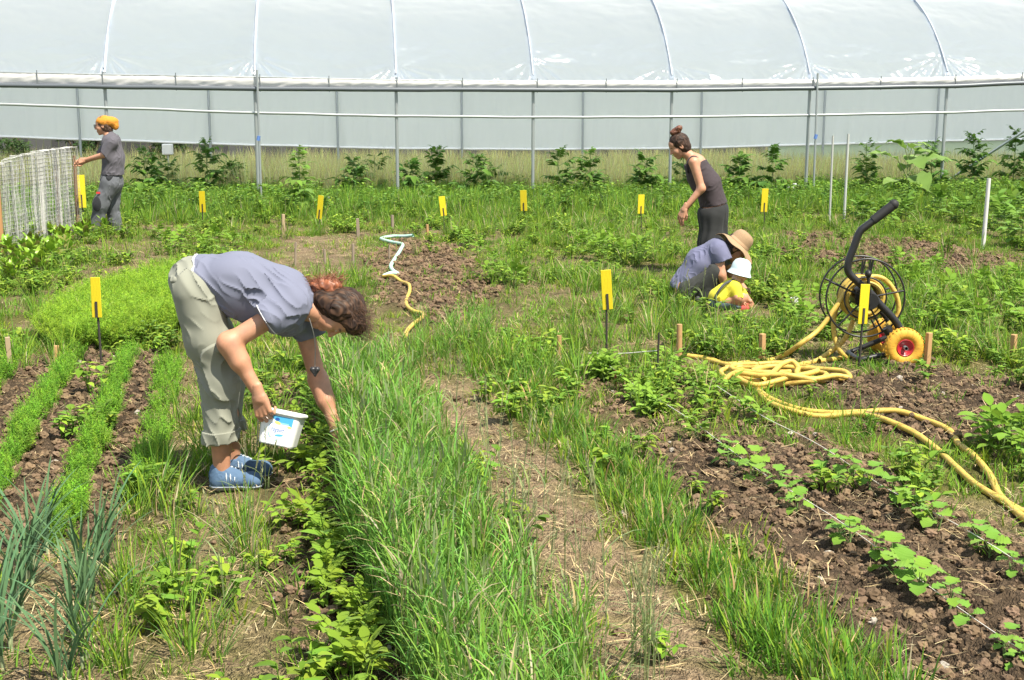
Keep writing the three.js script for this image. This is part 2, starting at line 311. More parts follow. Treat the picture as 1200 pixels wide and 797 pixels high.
  const sheet = (y0, y1, sA, sB, inn, amp, step = 0.06) => { const gg = new THREE.BufferGeometry(), p = [], ix = [], M = 8; let i = 0; for (let s = sA; s <= sB; s += step, i++) for (let j = 0; j <= M; j++) { const f = j / M, q = alongT(s, inn + amp * (n2(s * 2.6, f * 0.6) + 0.4 * n2(s * 9, f)) * (0.3 + f), lerp(y0(s), y1(s), f)); p.push(q.x, q.y, q.z); if (i && j) { const n = M + 1, a = i * n + j; ix.push(a - n - 1, a - n, a - 1, a - n, a, a - 1); } } gg.setAttribute('position', new THREE.Float32BufferAttribute(p, 3)); gg.setIndex(ix); gg.computeVertexNormals(); return gg; };
  part('back_curtain', sheet((s) => lathY(s) + 0.05, (s) => hemY(s), S0, S1, TW, 0.03), std(0.82, 0.85, 0.8, 1, { transmission: 0.5, clearcoat: 0.3, clearcoatRoughness: 0.4 }), t);
  part('curtain_pipe', line((s) => hemY(s), TW - 0.02, 0.026), std(0.78, 0.78, 0.76, 0.5), t);
  const sR = sOf(PL(900, 200, TB, TN));
  part('back_low_sheet', sheet((s) => hemY(s) + 0.02, () => 0, sR, S1, TW + 0.05, 0.02), std(0.6, 0.7, 0.5, 1, { transmission: 0.55, clearcoat: 0.3, clearcoatRoughness: 0.4 }), t);
  // skirt of film folded on the ground along the front, knotted round one post
  part('ground_skirt', sheet((s) => 0.13 + 0.03 * n2(s * 0.9, 4), () => -0.02, S0, S1, -0.07, 0.05), std(0.52, 0.55, 0.56, 1, { transmission: 0.2, clearcoat: 0.6, clearcoatRoughness: 0.3 }), t);
  const sK = ribS[8] - 0.25, kg = new THREE.SphereGeometry(0.2, 24, 16); { const a = kg.attributes.position; for (let i = 0; i < a.count; i++) { const f = 1 + 0.3 * n3(a.getX(i) * 8, a.getY(i) * 3, a.getZ(i) * 8); a.setXYZ(i, a.getX(i) * f, a.getY(i) * 0.95 * f + 0.14, a.getZ(i) * f * 0.7); } kg.computeVertexNormals(); }
  const kp = alongT(sK, -0.15, -0.06); kg.translate(kp.x, kp.y, kp.z); part('skirt_bundle', kg, std(0.62, 0.64, 0.65, 0.9, { clearcoat: 0.7, clearcoatRoughness: 0.3 }), t);
  const b0 = PL(1110, 212, alongT(0, 1.4), TN), b1 = PL(1214, 145, alongT(0, 0.1), TN); part('brace', rod(b0, b1, 0.024), steel, t);
}
// board fence and shrubs beyond the tunnel
{
  const f = thing('board_fence', 'weathered dark grey board fence seen under the rolled tunnel side', 'fence', V(0, 0, 0)); const boards = [0.05, 0.065, 0.085].map((k) => std(k, k * 1.02, k * 1.05, 0.9)), inn = TW + 5.5;
  let n = 0; for (let s = -14; s < 19; s += 0.19, n++) { const h = 1.25 + 0.03 * n2(s * 3, 1), g = new THREE.BoxGeometry(0.172, h, 0.022); const b = part('board', g, boards[Math.floor(rnd() * 3)], f); b.position.copy(alongT(s, inn + rr(-0.006, 0.006), h / 2)); b.rotation.y = Math.atan2(-TD.z, TD.x); b.rotation.z = rr(-0.008, 0.008); }
  for (const y of [0.35, 0.95]) part('fence_rail', rod(alongT(-14, inn + 0.05, y), alongT(19, inn + 0.05, y), 0.035, 0.035, 4), boards[1], f);
}

// ---------------------------------------------------------------- figures: smooth bodies from joints
const smin = (a, b, k) => { if (k <= 0) return Math.min(a, b); const h = Math.max(k - Math.abs(a - b), 0) / k; return Math.min(a, b) - h * h * k * 0.25; };
// limb between two joints; wide = [direction, factor] makes it broader that way
function limb(a, b, r1, r2, wide) {
  const bx = b.x - a.x, by = b.y - a.y, bz = b.z - a.z, bb = bx * bx + by * by + bz * bz || 1e-9, k = wide ? wide[1] : 1, w = wide ? wide[0].clone().normalize() : V(0, 0, 1), q = 1 - 1 / k, m = Math.max(r1, r2) * Math.max(1, k) + 0.01;
  return { lo: V(Math.min(a.x, b.x) - m, Math.min(a.y, b.y) - m, Math.min(a.z, b.z) - m), hi: V(Math.max(a.x, b.x) + m, Math.max(a.y, b.y) + m, Math.max(a.z, b.z) + m),
    f: (x, y, z) => { x -= a.x; y -= a.y; z -= a.z; if (k !== 1) { const d = (x * w.x + y * w.y + z * w.z) * q; x -= w.x * d; y -= w.y * d; z -= w.z * d; } const h = clamp((x * bx + y * by + z * bz) / bb); x -= bx * h; y -= by * h; z -= bz * h; return Math.sqrt(x * x + y * y + z * z) - (r1 + (r2 - r1) * h); } };
}
function ball(c, rx, ry = rx, rz = rx) {
  return { lo: V(c.x - rx - 0.01, c.y - ry - 0.01, c.z - rz - 0.01), hi: V(c.x + rx + 0.01, c.y + ry + 0.01, c.z + rz + 0.01), f: (x, y, z) => { x -= c.x; y -= c.y; z -= c.z; const k0 = Math.hypot(x / rx, y / ry, z / rz), k1 = Math.hypot(x / (rx * rx), y / (ry * ry), z / (rz * rz)); return k1 < 1e-9 ? -Math.min(rx, ry, rz) : k0 * (k0 - 1) / k1; } };
}
function chain(pts, radii, wide) { const l = []; for (let k = 1; k < pts.length; k++) l.push(limb(pts[k - 1], pts[k], radii[k - 1], radii[k], wide)); return l; }
function join(k, list) {
  const lo = V(9e9, 9e9, 9e9), hi = V(-9e9, -9e9, -9e9); for (const p of list) { lo.min(p.lo); hi.max(p.hi); }
  const fs = list.map((p) => p.f); return { lo, hi, f: (x, y, z) => { let d = fs[0](x, y, z); for (let i = 1; i < fs.length; i++) d = smin(d, fs[i](x, y, z), k); return d; } };
}
const cut = (s, p, n) => { const q = n.clone().normalize(); return { lo: s.lo, hi: s.hi, f: (x, y, z) => Math.max(s.f(x, y, z), -((x - p.x) * q.x + (y - p.y) * q.y + (z - p.z) * q.z)) }; };   // keeps the side n points to
const cutSoft = (s, p, n, k) => { const q = n.clone().normalize(); return { lo: s.lo, hi: s.hi, f: (x, y, z) => -smin(-s.f(x, y, z), (x - p.x) * q.x + (y - p.y) * q.y + (z - p.z) * q.z, k) }; };
const grow = (s, d) => ({ lo: s.lo.clone().subScalar(d), hi: s.hi.clone().addScalar(d), f: (x, y, z) => s.f(x, y, z) - d });
const within = (a, b) => ({ lo: a.lo.clone().max(b.lo), hi: a.hi.clone().min(b.hi), f: (x, y, z) => Math.max(a.f(x, y, z), b.f(x, y, z)) });
const minus = (a, b, k = 0) => ({ lo: a.lo, hi: a.hi, f: (x, y, z) => -smin(-a.f(x, y, z), b.f(x, y, z), k) });
// cloth: creases that run across direction d
const creased = (s, amp, freq, d = V(0, 1, 0), off = 0) => { const e = d.clone().normalize(); return { lo: s.lo, hi: s.hi, f: (x, y, z) => { const v = s.f(x, y, z); if (Math.abs(v) > 0.06) return v; const t = 0.8 * (x * e.x + y * e.y + z * e.z) + 0.05 * n3(x * 4 + off, y * 4, z * 4), px = x - e.x * t, py = y - e.y * t, pz = z - e.z * t; const a = n3(px * freq + off, py * freq, pz * freq), b = n3(x * freq * 0.4 + off, y * freq * 0.4, z * freq * 0.4), w = clamp(0.5 + 0.9 * n3(x * 5 + off, y * 5 + 7, z * 5)); return v - amp * (w * (0.8 - 1.9 * Math.sqrt(Math.abs(a)) * 0.9) + b * 0.7); } }; };
const mottled = (c) => (x, y, z) => { const k = 1 + 0.1 * n3(x * 22, y * 22, z * 22) + 0.06 * n3(x * 70, y * 70, z * 70), r = 1 + 0.06 * n3(x * 14 + 9, y * 14, z * 14); return [c[0] * k * r, c[1] * k, c[2] * k / r]; };
function skinOver(s, cell, colour) {
  const lo = s.lo.clone().subScalar(cell * 2), hi = s.hi.clone().addScalar(cell * 2), nx = Math.ceil((hi.x - lo.x) / cell) + 1, ny = Math.ceil((hi.y - lo.y) / cell) + 1, nz = Math.ceil((hi.z - lo.z) / cell) + 1, f = s.f;
  const D = new Float32Array(nx * ny * nz), B = 6, half = cell * B * 0.5 * 1.75 * 1.35;
  for (let bz = 0; bz < nz; bz += B) for (let by = 0; by < ny; by += B) for (let bx = 0; bx < nx; bx += B) {
    const c = f(lo.x + (bx + B / 2) * cell, lo.y + (by + B / 2) * cell, lo.z + (bz + B / 2) * cell), skip = Math.abs(c) > half + 0.02;
    for (let z = bz; z < Math.min(nz, bz + B); z++) for (let y = by; y < Math.min(ny, by + B); y++) { let k = (z * ny + y) * nx + bx; for (let x = bx; x < Math.min(nx, bx + B); x++, k++) D[k] = skip ? c : f(lo.x + x * cell, lo.y + y * cell, lo.z + z * cell); }
  }
  const id = new Int32Array(nx * ny * nz).fill(-1), P = [], I = [], off = [0, 1, nx, nx + 1, nx * ny, nx * ny + 1, nx * ny + nx, nx * ny + nx + 1], E = [[0, 1], [2, 3], [4, 5], [6, 7], [0, 2], [1, 3], [4, 6], [5, 7], [0, 4], [1, 5], [2, 6], [3, 7]];
  for (let z = 0; z < nz - 1; z++) for (let y = 0; y < ny - 1; y++) for (let x = 0; x < nx - 1; x++) {
    const k = (z * ny + y) * nx + x; let m = 0; for (let c = 0; c < 8; c++) if (D[k + off[c]] < 0) m |= 1 << c; if (m === 0 || m === 255) continue;
    let sx = 0, sy = 0, sz = 0, n = 0;
    for (const [a, b] of E) { const da = D[k + off[a]], db = D[k + off[b]]; if ((da < 0) === (db < 0)) continue; const t = da / (da - db); sx += lerp(a & 1, b & 1, t); sy += lerp((a >> 1) & 1, (b >> 1) & 1, t); sz += lerp(a >> 2, b >> 2, t); n++; }
    id[k] = P.length / 3; P.push(lo.x + (x + sx / n) * cell, lo.y + (y + sy / n) * cell, lo.z + (z + sz / n) * cell);
  }
  const sX = 1, sY = nx, sZ = nx * ny;
  for (let z = 1; z < nz - 1; z++) for (let y = 1; y < ny - 1; y++) for (let x = 1; x < nx - 1; x++) {
    const k = (z * ny + y) * nx + x, d = D[k];
    for (const [st, o1, o2] of [[sX, sY, sZ], [sY, sZ, sX], [sZ, sX, sY]]) { const e = D[k + st]; if ((d < 0) === (e < 0)) continue; const a = id[k - o1 - o2], b = id[k - o2], c = id[k], q = id[k - o1]; if (a < 0 || b < 0 || c < 0 || q < 0) continue; if (d < 0) I.push(a, b, c, a, c, q); else I.push(a, c, b, a, q, c); }
  }
  const g = new THREE.BufferGeometry(), N = new Float32Array(P.length), h = cell * 0.6, C = colour ? new Float32Array(P.length) : null;
  for (let i = 0; i < P.length; i += 3) { const x = P[i], y = P[i + 1], z = P[i + 2], a = f(x + h, y, z) - f(x - h, y, z), b = f(x, y + h, z) - f(x, y - h, z), c = f(x, y, z + h) - f(x, y, z - h), l = Math.hypot(a, b, c) || 1; N[i] = a / l; N[i + 1] = b / l; N[i + 2] = c / l; if (C) C.set(colour(x, y, z), i); }
  g.setAttribute('position', new THREE.Float32BufferAttribute(P, 3)); g.setAttribute('normal', new THREE.BufferAttribute(N, 3)); if (C) g.setAttribute('color', new THREE.BufferAttribute(C, 3)); g.setIndex(I); return g;
}
const frameOf = (p, up, fwd, s = 1) => { const y = up.clone().normalize(), x = V().crossVectors(y, fwd).normalize(), z = V().crossVectors(x, y); return new THREE.Matrix4().makeBasis(x, y, z).scale(V(s, s, s)).setPosition(p); };
const SKIN = [0.47, 0.235, 0.145], LIP = [0.40, 0.13, 0.105], BROW = [0.05, 0.03, 0.02], mix3 = (a, b, t) => [lerp(a[0], b[0], t), lerp(a[1], b[1], t), lerp(a[2], b[2], t)];
// head, in its own frame: y to the crown, z to the face, height about 0.225
function headGeo(cell, skin = SKIN) {
  let h = join(0.03, [ball(V(0, 0.03, -0.014), 0.074, 0.088, 0.094), ball(V(0, -0.04, 0.024), 0.055, 0.07, 0.06), ball(V(0, -0.098, 0.058), 0.02, 0.017, 0.018), ball(V(0.034, -0.025, 0.056), 0.026), ball(V(-0.034, -0.025, 0.056), 0.026), ball(V(0, 0.045, 0.05), 0.05, 0.04, 0.032)]);
  h = join(0.012, [h, limb(V(-0.034, 0.024, 0.076), V(0.034, 0.024, 0.076), 0.009, 0.009)]);
  h = minus(h, join(0, [ball(V(0.03, 0.006, 0.096), 0.017, 0.013, 0.014), ball(V(-0.03, 0.006, 0.096), 0.017, 0.013, 0.014)]), 0.012);
  h = join(0.006, [h, ball(V(0.03, 0.006, 0.074), 0.0125), ball(V(-0.03, 0.006, 0.074), 0.0125)]);
  h = join(0.01, [h, limb(V(0, 0.014, 0.084), V(0, -0.026, 0.104), 0.007, 0.0115), ball(V(0.012, -0.03, 0.092), 0.008), ball(V(-0.012, -0.03, 0.092), 0.008), limb(V(-0.017, -0.059, 0.08), V(0.017, -0.059, 0.08), 0.0075, 0.0075), limb(V(-0.014, -0.07, 0.079), V(0.014, -0.07, 0.079), 0.008, 0.008)]);
  h = minus(h, limb(V(-0.02, -0.0645, 0.09), V(0.02, -0.0645, 0.09), 0.002, 0.002), 0.004);
  const ear = (s) => minus(ball(V(s * 0.076, -0.004, -0.012), 0.011, 0.031, 0.019), ball(V(s * 0.087, 0, -0.006), 0.008, 0.018, 0.01), 0.006);
  h = join(0.012, [h, ear(1), ear(-1), limb(V(0, -0.05, -0.03), V(0, -0.13, -0.045), 0.05, 0.05)]);
  return skinOver(h, cell, (x, y, z) => { const ax = Math.abs(x); let c = mottled(skin)(x, y, z); if (z > 0.07 && ax < 0.022 && Math.abs(y + 0.064) < 0.0105) c = LIP; if (z > 0.06 && ax > 0.014 && ax < 0.047 && Math.abs(y - 0.026 - (ax - 0.03) * -0.1) < 0.0055) c = mix3(skin, BROW, 0.75); if (z > 0.07 && Math.hypot(ax - 0.03, (y - 0.006) * 1.7) < 0.0105) c = Math.hypot(ax - 0.03, y - 0.006) < 0.005 ? [0.04, 0.03, 0.02] : [0.55, 0.5, 0.46]; return c; });
}
// hand: wrist at the origin, fingers along y, palm towards z, thumb on the side of +x (side = 1) or -x; curl in radians for each joint
function handGeo(cell, side = 1, curl = [0.5, 0.6, 0.4], spread = 0.12, thumbIn = 0.5, skin = SKIN) {
  const xs = [-0.031, -0.0105, 0.0105, 0.031], lens = [[0.03, 0.02, 0.017], [0.039, 0.026, 0.02], [0.043, 0.029, 0.021], [0.038, 0.024, 0.02]], palm = [], fingers = [];
  xs.forEach((x, i) => palm.push(limb(V(x * 0.62 * side, 0.004, 0), V(x * side, 0.08 + (i === 2 ? 0.006 : i === 0 ? -0.01 : 0), 0), 0.0155, 0.012)));
  palm.push(limb(V(0, -0.05, 0), V(0, 0.012, 0), 0.021, 0.0235, [V(1, 0, 0), 1.25]), ball(V(0.024 * side, 0.032, 0.009), 0.015, 0.024, 0.014), ball(V(-0.02 * side, 0.03, 0.007), 0.014, 0.026, 0.011));
  xs.forEach((x, i) => {
    let p = V(x * side, 0.08 + (i === 2 ? 0.006 : i === 0 ? -0.01 : 0), 0), a = 0; const out = spread * (i - 1.5) / 1.5 * side, l = [];
    lens[i].forEach((len, j) => { a += curl[j] * (1 + 0.12 * (1.5 - i)); const q = p.clone().add(V(Math.sin(out) * len * Math.cos(a), Math.cos(a) * len * Math.cos(out), Math.sin(a) * len)); l.push(limb(p, q, 0.0092 - j * 0.0008, 0.0086 - j * 0.0009)); p = q; });
    fingers.push(join(0.003, l));
  });
  const t0 = V(0.024 * side, 0.024, 0.008), t1 = V((0.046 - 0.006 * thumbIn) * side, 0.05, 0.014 + 0.016 * thumbIn), t2 = V((0.054 - 0.022 * thumbIn) * side, 0.075, 0.018 + 0.026 * thumbIn), t3 = V((0.058 - 0.036 * thumbIn) * side, 0.096, 0.02 + 0.03 * thumbIn);
  const thumb = join(0.004, [limb(t0, t1, 0.0125, 0.0105), limb(t1, t2, 0.0105, 0.0096), limb(t2, t3, 0.0096, 0.0075)]);
  let h = join(0.01, palm); for (const f of [...fingers, thumb]) h = join(0.005, [h, f]);
  return skinOver(h, cell, mottled(skin));
}
const skinMat = std(1, 1, 1, 0.55, { vertexColors: true, clearcoat: 0.08, clearcoatRoughness: 0.5 });
const fabric = (r, g, b) => { const m = std(r, g, b, 0.92, { sheen: 0.25, sheenRoughness: 0.7 }); m.sheenColor.setRGB(0.5, 0.5, 0.5); return m; };
const HX = V(1, 0, 0), HY = V(0, 1, 0), HZ = V(0, 0, 1);
// hair cap for the head frame, its strands running back from the forehead
function hairGeo(cell, extra, bun, c1, c2) {
  let cap = join(0.03, [ball(V(0, 0.04, -0.022), 0.086, 0.093, 0.1), ball(V(0, -0.025, -0.045), 0.079, 0.078, 0.07), ...extra]);
  cap = minus(cap, ball(V(0, -0.055, 0.105), 0.12, 0.118, 0.085), 0.015);
  let all = join(0.012, [cap, ...bun]);
  const str = { lo: all.lo, hi: all.hi, f: (x, y, z) => { const v = all.f(x, y, z); return Math.abs(v) > 0.03 ? v : v - 0.004 * n3(x * 150, y * 22, z * 22) - 0.0035 * n3(x * 45, y * 12, z * 12); } };
  return skinOver(str, cell, (x, y, z) => { const t = clamp(0.5 + 0.7 * n3(x * 130, y * 18, z * 18)); return mix3(c1, c2, t * t); });
}
function strands(list, count, spreadR, len, width, c1, c2) { const g = new Geo(); for (let k = 0; k < count; k++) { const [p, d] = list[k % list.length], q = p.clone().add(V(rr(-1, 1), rr(-1, 1), rr(-1, 1)).multiplyScalar(spreadR)), dir = d.clone().add(V(rr(-1, 1), rr(-1, 1), rr(-1, 1)).multiplyScalar(0.8)).normalize(), a = q, b = q.clone().addScaledVector(dir, len * rr(0.4, 1)), c = mix3(c1, c2, rnd()); g.stick(a, b, width, width * 0.3, c, 3); } return g.build(); }

// ---------------------------------------------------------------- people
const at = (o) => (px, py, dz = 0) => W(px, py, o.z + dz).sub(o);
function body(o, cell, limbs, extra, parent) { const list = [skinOver(join(0.03, limbs), cell, mottled(SKIN)).toNonIndexed(), ...extra.map((g) => g.toNonIndexed())]; list.forEach((g) => { for (const n of Object.keys(g.attributes)) if (!['position', 'normal', 'color'].includes(n)) g.deleteAttribute(n); }); return part('body', mergeGeometries(list), skinMat, parent); }
const between = (s, y0, y1) => cut(cut(s, V(0, y0, 0), HY), V(0, y1, 0), V(0, -1, 0));

// woman picking, bent double over the potato row
{
  const o = G(272, 579); o.y = 0; const q = at(o), zm = -0.1;
  const t = thing('person', 'person bent over picking plants, lavender tee and sage cargo trousers, tub in hand', 'person', o);
  const w = (x, y, dz = 0) => q(x, y, dz + zm);
  const hip = w(231, 332), head = w(395, 367, 0.0);
  const elbow = w(268, 402, 0.2), wrist = w(303, 461, 0.2), fElbow = w(373, 446, -0.13), fWrist = w(397, 510, -0.06);
  const hf = frameOf(head, V(1, -0.06, 0.02), V(-0.06, -1, 0.18), 0.95);
  const handN = handGeo(0.003, -1, [0.75, 0.75, 0.5], 0.1, 0.6).applyMatrix4(frameOf(wrist.clone().add(V(0.004, -0.012, 0.01)), V(0.22, -1, -0.05), V(0.25, 0.05, -1)));
  const handF = handGeo(0.003, 1, [0.45, 0.7, 0.5], 0.16, 0.8).applyMatrix4(frameOf(fWrist.clone().add(V(0.004, -0.012, 0)), V(0.5, -1, 0.1), V(-0.2, -0.3, -1)));
  body(o, 0.0065, [
    ...chain([hip, w(285, 333), w(332, 350), w(352, 358)], [0.1, 0.1, 0.1, 0.06], [HZ, 1.3]), limb(w(350, 358), w(376, 367), 0.055, 0.052),
    ...chain([w(337, 360, 0.13), elbow, wrist], [0.045, 0.0415, 0.027]), limb(elbow, elbow.clone().lerp(wrist, 0.35), 0.041, 0.043),
    ...chain([w(352, 372, -0.15), fElbow, fWrist], [0.047, 0.038, 0.025]), limb(fElbow, fElbow.clone().lerp(fWrist, 0.35), 0.038, 0.0405),
    ...chain([w(231, 345, 0.09), w(256, 440, 0.09), w(258, 480, 0.085), w(260, 556, 0.08)], [0.09, 0.055, 0.058, 0.034]),
    ...chain([w(234, 345, -0.09), w(264, 440, -0.09), w(266, 480, -0.09), w(273, 546, -0.1)], [0.09, 0.055, 0.058, 0.034]),
  ], [headGeo(0.0032).applyMatrix4(hf), handN, handF], t);
  // tee
  let tee = join(0.05, [...chain([w(237, 330), w(282, 331), w(330, 347)], [0.118, 0.128, 0.128], [HZ, 1.28]), limb(w(280, 349), w(338, 365), 0.098, 0.105, [HZ, 1.3]), cutSoft(limb(w(340, 358, 0.1), w(306, 378, 0.2), 0.082, 0.07), w(310, 376, 0.2), V(0.84, 0.5, -0.3), 0.025), cut(limb(w(350, 370, -0.12), w(367, 398, -0.15), 0.085, 0.066), w(366, 395, -0.15), V(-0.35, 1, 0)), limb(w(335, 352), w(352, 362), 0.1, 0.07, [HZ, 1.3])]);
  tee = cut(tee, w(236, 325), V(1, 0.22, 0));
  tee = minus(tee, ball(w(374, 374), 0.075, 0.1, 0.1), 0.02);
  const teeC = creased(tee, 0.008, 13, V(0.7, -0.75, 0.15));
  part('tee_shirt', skinOver(teeC, 0.0065), fabric(0.15, 0.16, 0.225), t);
  const hem = cut(cut(grow(teeC, 0.003), w(235, 325), V(1, 0.22, 0)), w(238, 325), V(-1, -0.22, 0));
  part('undershirt_hem', skinOver({ ...hem, lo: hem.lo, hi: V(w(285, 325).x, hem.hi.y, hem.hi.z) }, 0.0045), fabric(0.72, 0.72, 0.74), t);
  const cuffS = cut(cut(cut(grow(teeC, 0.002), w(310.5, 374, 0.2), V(0.84, 0.5, -0.1)), w(312.5, 374, 0.2), V(-0.84, -0.5, 0.1)), w(290, 300, 0.14), HZ);
  part('sleeve_hem', skinOver({ ...cuffS, lo: w(296, 408, 0.12).min(w(296, 408, 0.3)), hi: w(332, 364, 0.3).max(w(332, 364, 0.12)) }, 0.0045), fabric(0.62, 0.62, 0.66), t);
  // cargo trousers, rolled at the calf
  const leg = (dz, dx) => chain([w(230 + dx * 0.4, 345, dz), w(245 + dx * 0.6, 400, dz), w(258 + dx, 446, dz), w(259 + dx, 520, dz)], [0.105, 0.097, 0.08, 0.076]);
  let slacks = join(0.04, [...leg(0.09, 0), ...leg(-0.1, 7), limb(w(226, 330), w(246, 335), 0.106, 0.112, [HZ, 1.3])]);
  slacks = cut(cut(slacks, w(258, 515, 0.09), V(-0.05, 1, 0)), w(262, 330), V(-1, -0.3, 0));
  const slacksC = creased(slacks, 0.011, 11, V(0.55, -0.8, 0.4), 5);
  const sage = fabric(0.235, 0.24, 0.195);
  part('trousers', skinOver(slacksC, 0.0065), sage, t);
  const cuffs = cut(grow(slacksC, 0.008), w(258, 503, 0.09), V(0.05, -1, 0)); part('trouser_cuffs', skinOver({ ...cuffs, hi: V(cuffs.hi.x, w(258, 500, 0.1).y, cuffs.hi.z) }, 0.0055), sage, t);
  const pc = w(261, 435, 0.19), pocket = within(grow(slacksC, 0.016), limb(w(255, 420, 0.16), w(264, 452, 0.16), 0.075, 0.07)); part('cargo_pocket', skinOver(pocket, 0.0055), sage, t);
  const flap = within(grow(slacksC, 0.023), limb(w(243, 412, 0.17), w(263, 406, 0.17), 0.03, 0.03)); part('pocket_flap', skinOver(flap, 0.005), sage, t);
  const hipP = within(grow(slacksC, 0.006), limb(w(203, 328, 0.13), w(222, 333, 0.16), 0.016, 0.016)); part('hip_pocket', skinOver(hipP, 0.005), sage, t);
  // shoes
  const shoe = (hx, hy, tx, ty, dz, nm) => {
    const a = w(hx, hy, dz), b = w(tx, ty, dz), d = b.clone().sub(a); a.y = b.y = 0.058; d.y = 0; const s = join(0.03, [limb(a, b, 0.043, 0.034, [HZ, 1.05]), limb(a.clone().add(V(0, 0.045, 0)), a.clone().addScaledVector(d, 0.45).setY(0.078), 0.04, 0.034), limb(b, b.clone().addScaledVector(d, 0.12), 0.033, 0.026, [HZ, 1.25])]);
    const up = cut(creased(s, 0.003, 30, HZ), V(0, 0.036, 0), HY), blue = part('shoe', skinOver(up, 0.004), std(0.075, 0.135, 0.235, 0.85), t);
    part('sole', skinOver(within(grow(s, 0.006), cut(cut(grow(s, 0.01), V(0, 0.012, 0), HY), V(0, 0.039, 0), V(0, -1, 0))), 0.004), std(0.3, 0.34, 0.4, 0.7), blue);
    for (let k = 0; k < 5; k++) { const f = 0.22 + k * 0.12, c = a.clone().addScaledVector(d, f); part('lace', skinOver(within(grow(up, 0.004), join(0, [limb(V(c.x + 0.01, 0.1, c.z + 0.045), V(c.x - 0.012, 0.13, c.z), 0.0045, 0.0045, [HY, 9]), limb(V(c.x - 0.012, 0.12, c.z), V(c.x + 0.01, 0.11, c.z - 0.045), 0.0045, 0.0045, [HY, 9])])), 0.0035), std(0.5, 0.56, 0.62), blue); }
  };
  shoe(257, 570, 297, 576, 0.08); shoe(272, 556, 308, 561, -0.1);
  // hair: dark brown with a reddish bun
  const hair = part('hair', hairGeo(0.0036, [ball(V(0, 0.085, 0.05), 0.07, 0.05, 0.05), ball(V(0, -0.075, -0.05), 0.066, 0.05, 0.06), ball(V(0.048, 0.004, -0.012), 0.046, 0.05, 0.045), ball(V(-0.048, 0.004, -0.012), 0.046, 0.05, 0.045)], [], [0.018, 0.009, 0.006], [0.1, 0.052, 0.03]).applyMatrix4(hf), std(1, 1, 1, 0.65, { vertexColors: true, clearcoat: 0.06, clearcoatRoughness: 0.4, specularIntensity: 0.5 }), t);
  const bunS = join(0.02, [ball(V(0, -0.045, -0.124), 0.05, 0.058, 0.04), ball(V(0, -0.09, -0.12), 0.045, 0.05, 0.034), ball(V(0, -0.03, -0.1), 0.045, 0.04, 0.03), limb(V(0, -0.03, -0.09), V(0, -0.05, -0.12), 0.03, 0.03)]);
  part('bun', mergeGeometries([skinOver({ ...bunS, f: (x, y, z) => bunS.f(x, y, z) - 0.004 * n3(x * 24, y * 24, z * 24) - 0.0025 * n3(x * 160, y * 30, z * 30) }, 0.0036, (x, y, z) => mix3([0.12, 0.035, 0.014], [0.34, 0.11, 0.045], clamp(0.5 + 0.6 * n3(x * 70, y * 30, z * 30)))), strands([[V(0, -0.06, -0.12), V(0, -0.2, -1)], [V(0, -0.11, -0.12), V(0, -1, -0.2)], [V(0, -0.03, -0.13), V(0, 0.8, -0.6)]], 900, 0.04, 0.06, 0.001, [0.12, 0.04, 0.02], [0.3, 0.11, 0.05])].map((g) => { g = g.toNonIndexed(); g.deleteAttribute('uv'); return g; })).applyMatrix4(hf), std(1, 1, 1, 0.55, { vertexColors: true, clearcoat: 0.2, clearcoatRoughness: 0.4 }), t, 'reddish bun tied at the back of the head');
  part('loose_strands', strands([[V(0, 0.12, 0.07), V(0, 0.8, 0.7)], [V(0.05, 0.1, 0.03), V(0.2, 1, 0.6)], [V(-0.05, 0.12, 0), V(-0.2, 1, 0.4)], [V(0.07, 0.02, 0.03), V(0.5, 0.3, 0.6)], [V(0.06, 0.06, -0.06), V(0.6, 0.8, -0.4)], [V(0.06, 0.06, 0.05), V(0.3, 0.6, 0.7)]], 1500, 0.045, 0.055, 0.0009, [0.03, 0.016, 0.01], [0.16, 0.08, 0.045]).applyMatrix4(hf), std(1, 1, 1, 0.6, { vertexColors: true }), hair);
  // necklace with a dark pendant, bracelet
  const pen = w(369, 434, -0.02), cord = part('necklace', merged([tube([w(358, 360, 0.05), w(366, 385, 0.04), w(369, 402, 0), w(369, 430, -0.02)], 0.0016, 5, 20), tube([w(358, 366, -0.06), w(368, 392, -0.05), w(369.5, 410, -0.02), w(369, 430, -0.02)], 0.0016, 5, 20)]), std(0.3, 0.3, 0.3, 0.4), t);
  part('pendant', skinOver(join(0.008, [limb(pen.clone().add(V(-0.01, 0.004, 0)), pen.clone().add(V(0, -0.024, 0)), 0.013, 0.004), limb(pen.clone().add(V(0.01, 0.004, 0)), pen.clone().add(V(0, -0.024, 0)), 0.013, 0.004)]), 0.003), std(0.03, 0.03, 0.035, 0.4), cord);
  const br = new THREE.TorusGeometry(0.031, 0.0035, 8, 24); br.applyQuaternion(new THREE.Quaternion().setFromUnitVectors(HZ, fWrist.clone().sub(fElbow).normalize())); const bp = fElbow.clone().lerp(fWrist, 0.9); br.translate(bp.x, bp.y, bp.z); part('bracelet', br, std(0.7, 0.7, 0.72, 0.4), t);

  // the tub she holds by its rim
  const b0 = W(323, 507, o.z + 0.075), tub = thing('plastic_tub', 'white plastic yogurt tub with blue printed label, held by its rim', 'tub', b0);
  tub.rotation.set(-0.24, -0.1, -0.2); tub.scale.set(0.92, 1.12, 0.92); tub.position.y -= 0.065; tub.position.z -= 0.035;
  const white = std(0.8, 0.8, 0.79, 0.45, { clearcoat: 0.3, clearcoatRoughness: 0.3 });
